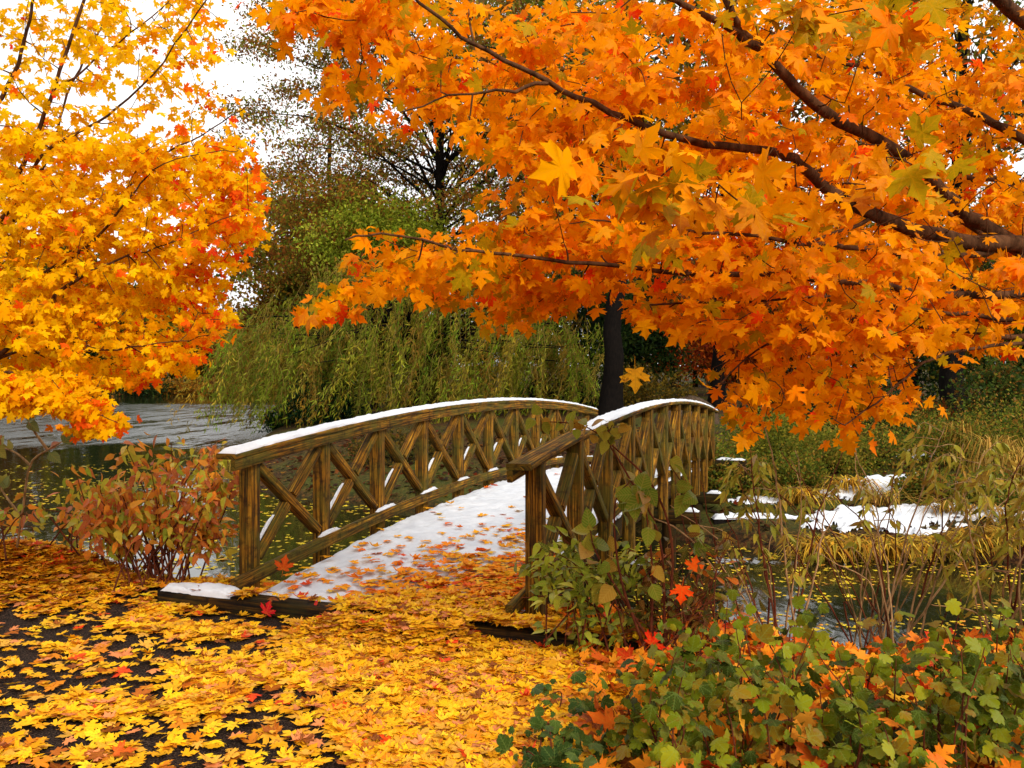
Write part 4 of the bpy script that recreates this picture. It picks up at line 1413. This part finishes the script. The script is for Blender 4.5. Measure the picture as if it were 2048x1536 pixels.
elder(1760, 1300, 5.6, [(1560, 900, 5.8, 0), (1480, 930, 6.0, 6), (1660, 980, 5.7, 3), (1700, 880, 5.7, 0), (1740, 1010, 5.6, 2), (1890, 850, 5.8, 8), (1900, 960, 5.6, 3), (2040, 930, 5.7, 6), (1840, 1060, 5.5, 2), (1970, 900, 5.8, 5), (1600, 1020, 5.6, 1), (1500, 1000, 5.5, 2), (1660, 1120, 5.4, 1), (1790, 940, 5.8, 2)], 'tall bare fanning shrub with drooping olive leaf sprays in front of the snowy bank')
elder(1990, 1290, 5.2, [(2060, 880, 5.3, 4), (2100, 960, 5.2, 5), (1960, 1040, 5.2, 2), (2020, 1130, 5.1, 3), (1900, 1090, 5.2, 1), (2080, 1060, 5.2, 4)], 'leafier fanning shrub with olive sprays at the right edge of the view')
elder(1560, 1310, 5.3, [(1400, 960, 5.6, 0), (1440, 1010, 5.5, 1), (1340, 1010, 5.4, 1), (1480, 960, 5.4, 2), (1590, 900, 5.5, 0), (1520, 1090, 5.3, 1), (1650, 960, 5.4, 0), (1420, 1100, 5.3, 0), (1500, 880, 5.4, 1)], 'thin nearly bare shrub of crossing stems right of the bridge')

# shrubs of the far bank
def mound(name, label, xp, Z, r, pal, leaf, n, shape='card', lift=0, per=150, k_per=.75):
    b = base_at(xp, Z)
    t = thing(name, b, label, 'shrub')
    cl = ball_clumps(n, (0, 0, r[2] * .55 + lift), r, .5, 1.0, .5)
    cl[:, 2] = np.abs(cl[:, 2]) + .05
    tw = []
    for c in cl[::3]:
        e = c[:3] + b
        tw.append(stem(b + rng.normal(0, .08, 3) * [1, 1, 0], e, [0, 0, .05], .014, .004, 7))
    wood_build('branchwork', tw, 'dark_bark', t, 4)['kind'] = 'stuff'
    lv = Leaves()
    for x, y, z, s in cl:
        q = int(per * k_per * s * s)
        cards(lv, b + [x, y, z] + rnd(q) * .22 * s * np.array(r).mean() ** .5, leaf, pal, None, .1)
    emit(lv, shape, 'foliage', t, 0, mass='crown')
mound('yew_shrub', 'dark green shrub at the water edge behind the left railing', 650, 29, (1.5, 1.0, 1.0), [srgb(34, 62, 34), srgb(46, 76, 38), srgb(28, 50, 30)], .13, 60, per=240)
mound('yew_shrub', 'small dark green shrub at the waterline under the willow strands', 560, 31, (.8, .7, .45), [srgb(44, 70, 30), srgb(60, 82, 36), srgb(34, 52, 28)], .12, 24, per=200)
mound('groundcover_shrub', 'low yellow green shrub on the bank right of the far bridge end', 1545, 17.0, (1.1, .9, .55), [srgb(126, 128, 38), srgb(104, 112, 34), srgb(148, 134, 42), srgb(84, 92, 30)], .06, 70, per=300)
mound('groundcover_shrub', 'loose yellow green shrub below the hanging orange sprays', 1660, 15.6, (.8, .7, .5), [srgb(120, 122, 40), srgb(100, 106, 34), srgb(150, 128, 46)], .06, 44, per=260)
mound('rhododendron_shrub', 'dark glossy evergreen shrub on the bank under the orange sprays', 1690, 20, (1.7, 1.0, .8), [srgb(36, 58, 30), srgb(48, 72, 34), srgb(30, 46, 26)], .13, 60, per=170)
mound('rhododendron_shrub', 'dark evergreen shrub further left under the maple sprays', 1560, 22, (1.3, 1.0, .8), [srgb(36, 56, 32), srgb(52, 74, 36), srgb(28, 44, 26)], .13, 50, per=170)
mound('barberry_shrub', 'rusty leaved shrub around the right hand trunk', 1800, 21, (1.4, .8, .6), [srgb(150, 72, 28), srgb(96, 92, 34), srgb(116, 60, 26), srgb(72, 80, 30)], .11, 70, per=160)
mound('bank_shrub', 'broad green shrub right of the right hand trunk', 2030, 20, (1.5, 1.0, 1.1), [srgb(60, 78, 30), srgb(86, 96, 36), srgb(44, 60, 28), srgb(120, 84, 34)], .12, 90, per=160)
mound('bank_shrub', 'low brown green shrub behind the left railing on the far bank', 800, 19.5, (1.4, .7, .4), [srgb(84, 74, 28), srgb(110, 84, 34), srgb(60, 62, 26)], .08, 40, per=170)
mound('bank_shrub', 'brown shrub beside the thick black trunk', 1300, 30, (1.6, 1, 1.0), [srgb(96, 78, 26), srgb(124, 98, 32), srgb(70, 66, 26)], .13, 50, per=160)
mound('bank_shrub', 'very dark shrub left of the thick black trunk', 1130, 31, (1.8, 1, .9), [srgb(30, 40, 22), srgb(44, 54, 26), srgb(24, 30, 18)], .14, 50, per=170)


WEED = [srgb(112, 120, 38), srgb(88, 100, 34), srgb(138, 132, 44), srgb(70, 84, 30), srgb(150, 112, 44)]
for k, (xp, Z, r, lab) in enumerate([
        (1440, 15.6, (.6, .4, .35), 'small weedy green plant beside the far end of the right railing'),
        (1475, 14.4, (.55, .35, .30), 'low weeds on the bank between the bridge and the snowy log'),
        (1580, 14.6, (.6, .4, .3), 'low yellow green weeds right behind the snowy log'),
        (1735, 16.2, (.9, .6, .45), 'yellow green weeds on the bank above the snow'),
        (1905, 16.4, (.9, .6, .5), 'green weeds on the bank left of the tan reeds'),
        (1990, 16.8, (1.1, .7, .75), 'leafy green shrub behind the tan reeds'),
        (2060, 15.2, (.9, .7, .9), 'green leafy plant cut by the right margin above the reeds'),
        (1850, 13.7, (.4, .3, .22), 'small green plant poking through the snow'),
        (1960, 13.0, (.5, .3, .28), 'weeds between the snow and the rusty reeds'),
        (1800, 18.6, (1.2, .6, .5), 'olive weeds at the top of the bank behind the snowy stone')]):
    mound('weed_plant' if k < 5 else 'leafy_plant', lab, xp, Z, r, WEED[(k % 2):], .065, 42, per=230)


# tussocks of strap leaves and reeds on the far bank
def tussock(name, label, xp, Z, n, length, spread, pal, wdt=.016, up=1.0):
    b = base_at(xp, Z)
    b[2] = max(b[2], -.70)
    mb = MB()
    for k in range(n):
        ang = rng.uniform(0, 2 * math.pi); L = length * rng.uniform(.6, 1.15)
        d = np.array([math.cos(ang), math.sin(ang), 0]) * rng.uniform(.3, 1) * spread
        p0 = b + rnd(1, .1)[0] * [spread * .9, spread * .6, 0] + [0, 0, -.03]
        P = np.stack([p0, p0 + d * .35 * L + UPV * .62 * L * up, p0 + d * .85 * L + UPV * .72 * L * up, p0 + d * 1.25 * L + UPV * .05 * L * up])
        C = spline(P, 6)
        s = norm(np.cross(d + 1e-6, UPV)) * wdt
        w = np.array([.8, 1, 1, .8, .5, .05])[:, None]
        V = np.stack([C - s * w, C + s * w], 1).reshape(-1, 3)
        mb.add(V, grid_tris(6, 2, False), None, pick(pal, 1, .15)[0])
    o = mb.build(name, M['blade'])
    props(o, label, 'grass')
GOLD = [srgb(196, 150, 44), srgb(170, 120, 36), srgb(146, 130, 42), srgb(120, 92, 34), srgb(210, 170, 60)]
tuss = [(1640, 11.42, 'golden drooping tussock at the left end of the snowy shore'), (1720, 11.42, 'golden tussock pressed down by snow at the waterline, middle of the bank'), (1795, 11.42, 'yellow green tussock at the waterline right of the middle'),
        (1880, 11.42, 'drooping tussock under the larger snow patch'), (1950, 11.42, 'rusty tussock beside the small snow cap'), (2030, 11.42, 'golden tussock cut by the right margin at the waterline'),
        (1700, 14.2, 'dark tussock behind the snow below the green shrub'), (1600, 13.8, 'brown tussock beside the snowy log')]
for x, Z, lab in tuss:
    tussock('grass_tussock', lab, x, Z, 190, .62, 1.1, GOLD, .011, .5)
for x, Z, lab in ((1990, 14.5, 'tall tan reeds right of the snow patches'), (2045, 13.5, 'tall rusty reeds at the right margin'), (1930, 16.5, 'thin tan grass behind the snow patches'), (1900, 12.6, 'straw coloured grass bending over the larger snow patch'), (2020, 12.2, 'dense straw grass at the waterline by the right margin'), (1770, 13.4, 'short straw grass between two snow patches'), (425, 22.6, 'sedge on the low point of land beyond the left railing'), (470, 22.2, 'rusty sedge nearest the left handrail end')):
    straw = 'straw' in lab
    tussock('reed_clump', lab, x, Z, 80 if straw else 170, .55 if straw else 1.05 if x > 1000 else .75, 1.3 if straw else .7, [srgb(170, 130, 52), srgb(140, 106, 40), srgb(190, 150, 70), srgb(120, 110, 40)], .010, .6 if straw else 1.0)


# snow patches on the far bank and the snowy log edging
def snow_patch(xp, Z, rx, ry, label, seed, cover=.42, h=.09, step=.026):
    h = h * .42
    cover = cover + .06
    b = base_at(xp, Z)
    xs = np.arange(-rx * 1.25, rx * 1.25, step); ys = np.arange(-ry * 1.25, ry * 1.25, step)
    X, Y = np.meshgrid(xs, ys, indexing='ij')
    r = (X / rx) ** 2 + (Y / ry) ** 2
    m = vnoise(X + b[0], Y + b[1], 2.2, seed) * .7 + .3 * vnoise(X + b[0], Y + b[1], 5.0, seed + 2) + .5 * (fnoise(X + b[0], Y + b[1], 9, seed + 5) - .5) - cover - .35 * np.clip(r, 0, 2) ** 1.5
    t = np.clip(m / .12, -1, 1)
    Zz = terrain(X + b[0], Y + b[1]) + np.where(t > 0, h * np.sqrt(np.clip(t, 0, 1)) * (.6 + .8 * vnoise(X, Y, 9, seed)), t * .03) + .004
    keep = t.ravel() > -.5
    T = grid_tris(len(xs), len(ys), False)[:, ::-1]
    T = T[keep[T].all(1)]
    if len(T) < 4: return
    used = np.unique(T); re = np.zeros(X.size, int); re[used] = np.arange(len(used))
    V = np.stack([X + b[0], Y + b[1], Zz], -1).reshape(-1, 3)[used]
    stuff(build('snow_patch', V, re[T], M['snow'], smooth=True), label, 'snow')
snow_patch(1815, 12.6, 1.5, .65, 'large snow patch lying on the grass along the waterline', 3, .20, .16)
snow_patch(1760, 14.2, .75, .55, 'snow patch on tussocks below the dark shrub', 11, .20, .24)
snow_patch(1870, 14.6, 1.0, .75, 'snow patch on the open bank toward the reeds', 17, .26, .16)
snow_patch(1835, 17.5, .42, .35, 'small snow cap on a stone at the top of the bank', 23, .05, .2)
snow_patch(2005, 12.6, .35, .3, 'small snow cap between the golden tussocks at the right', 29, .05, .2)
snow_patch(1660, 14.0, .55, .3, 'snow scrap beside the brown tussock', 37, .22, .1)
snow_patch(455, 22.8, .55, .5, 'snow on the low point of land beyond the left railing', 41, .12, .18)
snow_patch(1500, 13.9, .5, .25, 'snow scrap on the bank just right of the bridge', 47, .25, .08)
P = spline([px(1425, 1068, 13.0), px(1520, 1062, 13.0), px(1600, 1066, 12.9), px(1685, 1066, 12.8)], 20)
P[:, 2] = -.58
lg = thing('log', P[0], 'long low log edging the water right of the bridge, topped with snow', 'log')
V, T, L = tube_arrays(P, np.full(20, .13) * (1 + .1 * np.sin(np.arange(20))), 10)
MB().add(V, T, L).build('trunk', M['dark_bark'], lg, True)
mb = MB(); snow_strip(mb, P + [0, 0, .115], np.array([0, 1.0, 0]), UPV, .17, .07, .7, .03)
stuff(mb.build('log_snow', M['snow'], None, True), 'ragged line of snow along the log at the waterline', 'snow')
# mounded rock beyond the right railing
rk = ball_clumps(1, (0, 0, 0), (1, 1, 1))
b = base_at(1375, 25)
u = np.linspace(0, 2 * math.pi, 24, endpoint=False); v = np.linspace(0.02, math.pi / 2, 12)
VV, UU = np.meshgrid(v, u, indexing='ij')
rad = 1 + .25 * (fnoise(np.cos(UU) * 2 + VV, np.sin(UU) * 2, 1.5, 77) - .5)
Vr = np.stack([np.sin(VV) * np.cos(UU) * 1.0 * rad, np.sin(VV) * np.sin(UU) * .8 * rad, np.cos(VV) * .85 * rad - .1], -1).reshape(-1, 3) + b
M['rock'] = bark_material('brown rock', srgb(44, 34, 26), srgb(104, 84, 64))
props(build('boulder', Vr, grid_tris(12, 24), M['rock'], smooth=True), 'rounded brown boulder showing above the far end of the right handrail', 'boulder')

# ------------------------------------------------------------------ fallen leaves
FALL = [srgb(248, 196, 32), srgb(244, 182, 24), srgb(238, 168, 26), srgb(226, 168, 60), srgb(214, 128, 24), srgb(222, 136, 84), srgb(160, 84, 24), srgb(214, 60, 22), srgb(120, 60, 22)]
def ground_z(x, y):
    z = terrain(x, y)
    d = np.stack([x, y], -1) - B0[:2]
    along = d @ BD[:2] / BS; across = d @ BN[:2]
    on = (along > -.30) & (across > .12) & (across < BW - .12)
    sill = (np.abs(along + .36) < .10) & (across > -.46) & (across < BW + .75)
    z = np.where(on, arch(along) + .052, z)
    heap = .10 * np.exp(-((along + .58) / .17) ** 2) * sstep(.7, 1.2, across) * sstep(2.1, 1.9, across)      # leaves banked up against the sill
    return np.where(sill, .115, z + np.where(on, 0, heap)), along, across, on


def scatter(n, xr, yr, dens, size, pal, wts, lift, tilt=.22, jit=.12):
    lv = Leaves(); got = 0
    while got < n:
        x = rng.uniform(*xr, 6000); y = rng.uniform(*yr, 6000)
        ok = rng.random(6000) < dens(x, y)
        x, y = x[ok], y[ok]
        m = min(len(x), n - got); x, y = x[:m], y[:m]
        if not m: continue
        z = ground_z(x, y)[0]
        ang = rng.uniform(0, 2 * math.pi, m)
        a = np.stack([np.cos(ang), np.sin(ang), rng.normal(0, tilt * .6, m)], -1)
        f = rnd(m, tilt) + np.array([0, 0, 1.0])
        flip = rng.random(m) < .35
        f[flip] *= -1
        w = wts(x, y) if callable(wts) else None
        if w is None: c = pick(pal, m, jit, wts)
        else:
            c = np.zeros((m, 3))
            for k in range(w.shape[1] if w.ndim > 1 else 0): pass
            cum = np.cumsum(w, 1) / w.sum(1, keepdims=True)
            idx = (rng.random((m, 1)) > cum).sum(1)
            c = np.clip(np.array(pal)[idx] * (1 + rng.normal(0, jit, (m, 1))), 0, .98)
        lv.add(np.stack([x, y, z + lift * rng.random(m) ** .7 + .008], -1), a, f, size * rng.uniform(.65, 1.2, m), c)
        got += m
    return lv


def to_px(x, y, z):
    return 1024 + F_PX * x / y, HOR + F_PX * (CAM_H - z) / y


def path_density(x, y):
    z, al, ac, on = ground_z(x, y)
    X, Y = to_px(x, np.maximum(y, .5), z)
    cover = np.interp(x / np.maximum(y, .1), [-.65, -.42, -.28, -.12, .1], [.74, .80, .9, 1.0, 1.0])     # barer to the left
    cover = cover * np.where(vnoise(x, y * 1.3, 1.9, 61) * .6 + vnoise(x, y, 4.1, 62) * .4 > .58 - 1.1 * np.clip(x / y + .40, 0, .6), 1, .10 + .5 * np.clip(x / y + .35, 0, .8))
    cover = np.maximum(cover, np.exp(-((x + 3.85) / .9) ** 2 - ((y - 6.5) / .5) ** 2) * 1.4)
    bare = ((x + 1.62) / .62) ** 2 + ((y - 5.75) / .17) ** 2 < 1
    cover = np.where(bare, .05, cover)
    cover = np.where(on & (al > .15 - .42 * sstep(1.3, .7, ac)), 0, cover)
    cover = np.where((np.abs(al + .36) < .12) & (ac < .2) & (ac > -.5), .04, cover)
    # the bank drops to the water
    cover = cover * (z > -.5)
    return np.clip(cover, 0, 1) * (np.abs(x) < .61 * y + .2)


def path_w(x, y):
    w = np.tile(np.array([24, 28, 24, 14, 10, 8, 5, 1.5, 3]), (len(x), 1))
    r = sstep(.15, .5, x / y)[:, None]
    w = w * (1 - r) + r * np.array([4, 8, 18, 4, 26, 4, 9, 10, 7])
    mound_ = np.clip(1.6 * np.exp(-((x + 3.85) / .8) ** 2 - ((y - 6.55) / .42) ** 2), 0, 1)[:, None]
    return w * (1 - mound_) + mound_ * np.array([3, 8, 26, 2, 30, 2, 6, 5, 4])


def tone(c):
    c = np.array(c)
    r, g_ = c[0], c[1]
    if g_ > .38 * r: return 'yellow'
    if r < .35: return 'brown'
    if g_ < .10 * r: return 'red'
    return 'orange'


def tag_path(o, c, p):
    k = tone(c)
    props(o, f'{k} maple leaf lying in the thick leaf carpet of the path', 'leaf', f'{k} fallen maple leaves on the path')


def tag_snow(o, c, p):
    k = tone(c)
    props(o, f'{k} maple leaf lying on the white snow of the bridge deck', 'leaf', f'{k} maple leaves on the bridge snow')


def tag_water(o, c, p):
    k = tone(c)
    s = 'right' if p[0] > .5 else 'left'
    props(o, f'{k} leaf floating on the dark water on the {s} side of the bridge', 'leaf', f'{k} floating leaves {s} of the bridge')


lv = scatter(29000, (-5.2, 4.2), (3.3, 7.2), path_density, .076, FALL, path_w, .026, .15)
o = emit(lv, 'fallen', 'litter', None, 195, 'fallen_leaf', 'leaf_carpet', tag=tag_path)
props(o, 'thick carpet of yellow and orange maple leaves over the path', 'leaves', kind='stuff')


def deck_density(x, y):
    z, al, ac, on = ground_z(x, y)
    d = np.interp(al, [-.3, .3, .9, 1.4, 2.2, 3.5, 5.5, 8], [1, .8, .42, .2, .075, .025, .008, .002])
    d = d * np.interp(ac, [.1, .8, 1.3, 2.2], [.10, .28, 1.1, 1.6]) * np.where(al < .1, np.interp(ac, [.1, .7, 1.2], [.2, .4, 1.2]), 1)
    d = d * (.35 + 1.3 * fnoise(x, y, 2.4, 71))
    return np.where(on, np.clip(d, 0, 1), 0)
SNOWP = [srgb(244, 168, 28), srgb(238, 140, 24), srgb(226, 104, 26), srgb(212, 62, 24), srgb(236, 186, 60), srgb(196, 40, 36)]
lv = scatter(1250, (-2.2, 4), (5.2, 13), deck_density, .088, SNOWP, [28, 28, 16, 5, 10, 1.5], .012, .12)
o = emit(lv, 'fallen', 'litter', None, 95, 'fallen_leaf', 'deck_leaves', tag=tag_snow)
props(o, 'smaller leaves thickly strewn on the near end of the snowy deck', 'leaves', kind='stuff')


# a few that stand out
def single(x, y, Z, s, col, label, a=(.4, -.6, .2), n=(0, -.4, 1), sp='fallen', drop=None):
    p = px(x, y, Z)
    if drop is not None: p[2] = drop
    lv = Leaves(); lv.add(p, np.array([a], float), np.array([n], float), s, np.array([col]))
    emit(lv, sp, 'litter', None, 1, 'fallen_leaf', None, tag=lambda o, c, q: props(o, label, 'leaf'))
single(532, 1228, 5.78, .10, srgb(214, 30, 44), 'bright crimson maple leaf upright against the dark sill beam', a=(.3, -.2, .9), n=(-.2, -1, .3))
single(622, 1222, 5.75, .10, srgb(206, 34, 40), 'crimson maple leaf hanging over the sill beam at the snow edge', a=(.7, -.4, .2), n=(0, -.8, .6))
single(566, 1140, 6.3, .11, srgb(196, 74, 26), 'rust red leaf leaning against the left lower rail', a=(.2, 0, 1), n=(.3, -1, .2))
single(405, 1178, 6.1, .11, srgb(226, 96, 24), 'orange leaf lying on the sill beam snow', a=(-.7, -.4, 0), n=(0, -.3, 1))
single(1365, 1172, 4.8, .105, srgb(250, 76, 18), 'vivid orange red leaf caught upright among the bramble stems', a=(-.1, 0, -1), n=(0, -1, .2), sp='maple')
single(1385, 1140, 4.85, .085, srgb(244, 92, 22), 'smaller orange leaf caught just above the vivid one in the bramble', a=(.3, 0, 1), n=(0, -1, .2), sp='maple')
single(1300, 1290, 4.6, .10, srgb(220, 44, 20), 'red leaf lying at the foot of the bramble', a=(.5, -.2, .6), n=(0, -1, .4), sp='maple')
single(1270, 738, 3.6, .10, srgb(246, 178, 34), 'single yellow maple leaf hanging alone in front of the thick black trunk', a=(.05, 0, -1), n=(0, -1, .1), sp='maple')

# orange leaves heaped under the lower right shrubs and the bank mound
def right_density(x, y):
    return np.where((x > .35) & (y < 6.6), 1, 0) * np.where(terrain(x, y) > -.6, 1, 0)
lv = scatter(3600, (.3, 5), (2.4, 6.6), right_density, .105, [srgb(232, 128, 30), srgb(240, 150, 34), srgb(206, 92, 26), srgb(196, 52, 22), srgb(122, 60, 26), srgb(244, 180, 50)], [30, 20, 18, 9, 10, 8], .10, .55)
m = 170                                                       # caught among the stems of the shrubs
P = np.stack([.55 + 2.0 * rng.random(m) ** 1.6, rng.uniform(2.75, 3.7, m), .03 + .30 * rng.random(m) ** 1.7], -1)
lv.add(P, rnd(m), rnd(m, .7) + [0, -.6, .6], .095 * rng.uniform(.6, 1.1, m), pick([srgb(236, 132, 30), srgb(240, 156, 50), srgb(214, 96, 26), srgb(200, 60, 26)], m, .12, [5, 4, 3, 1]))
o = emit(lv, 'fallen', 'litter', None, 0, mass='leaf_drift')
props(o, 'drift of orange leaves under the green shrubs in the lower right', 'leaves', kind='stuff')

# leaf strewn far bank
def isle_density(x, y):
    t = y - shore_isle(x)
    return np.where((t > .2) & (x > -9), .9, 0)
lv = scatter(4500, (-8, 14), (11, 24), isle_density, .13, [srgb(88, 50, 26), srgb(66, 36, 20), srgb(120, 74, 32), srgb(150, 110, 42), srgb(46, 30, 20), srgb(104, 40, 22)], [24, 26, 12, 5, 26, 8], .03, .35)
o = emit(lv, 'maple_low', 'foliage', None, 0, mass='leaf_litter')
props(o, 'brown leaf litter on the far bank', 'leaves', kind='stuff')

# leaves afloat
def water_density(x, y):
    free = (terrain(x, y) < WATER_Z - .02)
    d = np.where(x > .5, .75, np.interp(y, [7, 12, 18, 25, 30], [.95, .7, .3, .12, .0]))
    band = fnoise(x * .5, y, .9, 81)
    return free * d * np.clip((band - .46) * 9, np.where((x < .5) & (y < 13), .4, .03), 1)
def float_set(n, xr, yr, pal, w, sz):
    lv = scatter(n, xr, yr, water_density, sz, pal, w, 0, .05)
    for p in lv.p: p[:, 2] = WATER_Z + .006
    for q in range(len(lv.s)): lv.s[q] = lv.s[q] * rng.uniform(.5, 1.25, len(lv.s[q]))
    return lv
lv = float_set(2300, (1.2, 10.5), (5.6, 13), [srgb(226, 200, 50), srgb(204, 176, 44), srgb(170, 150, 44), srgb(222, 150, 50), srgb(150, 104, 44)], [24, 24, 22, 8, 9], .072)
o = emit(lv, 'maple_low', 'litter', None, 170, 'floating_leaf', 'floating_leaves', tag=tag_water)
props(o, 'yellow leaves afloat on the dark water right of the bridge', 'leaves', kind='stuff')
lv = float_set(4600, (-16, .5), (6.4, 36), [srgb(206, 184, 50), srgb(180, 160, 46), srgb(150, 134, 44), srgb(196, 140, 50)], [30, 26, 18, 6], .10)
o = emit(lv, 'maple_low', 'litter', None, 110, 'floating_leaf', 'floating_leaves', tag=tag_water)
props(o, 'yellow leaves afloat on the pond left of the bridge', 'leaves', kind='stuff')
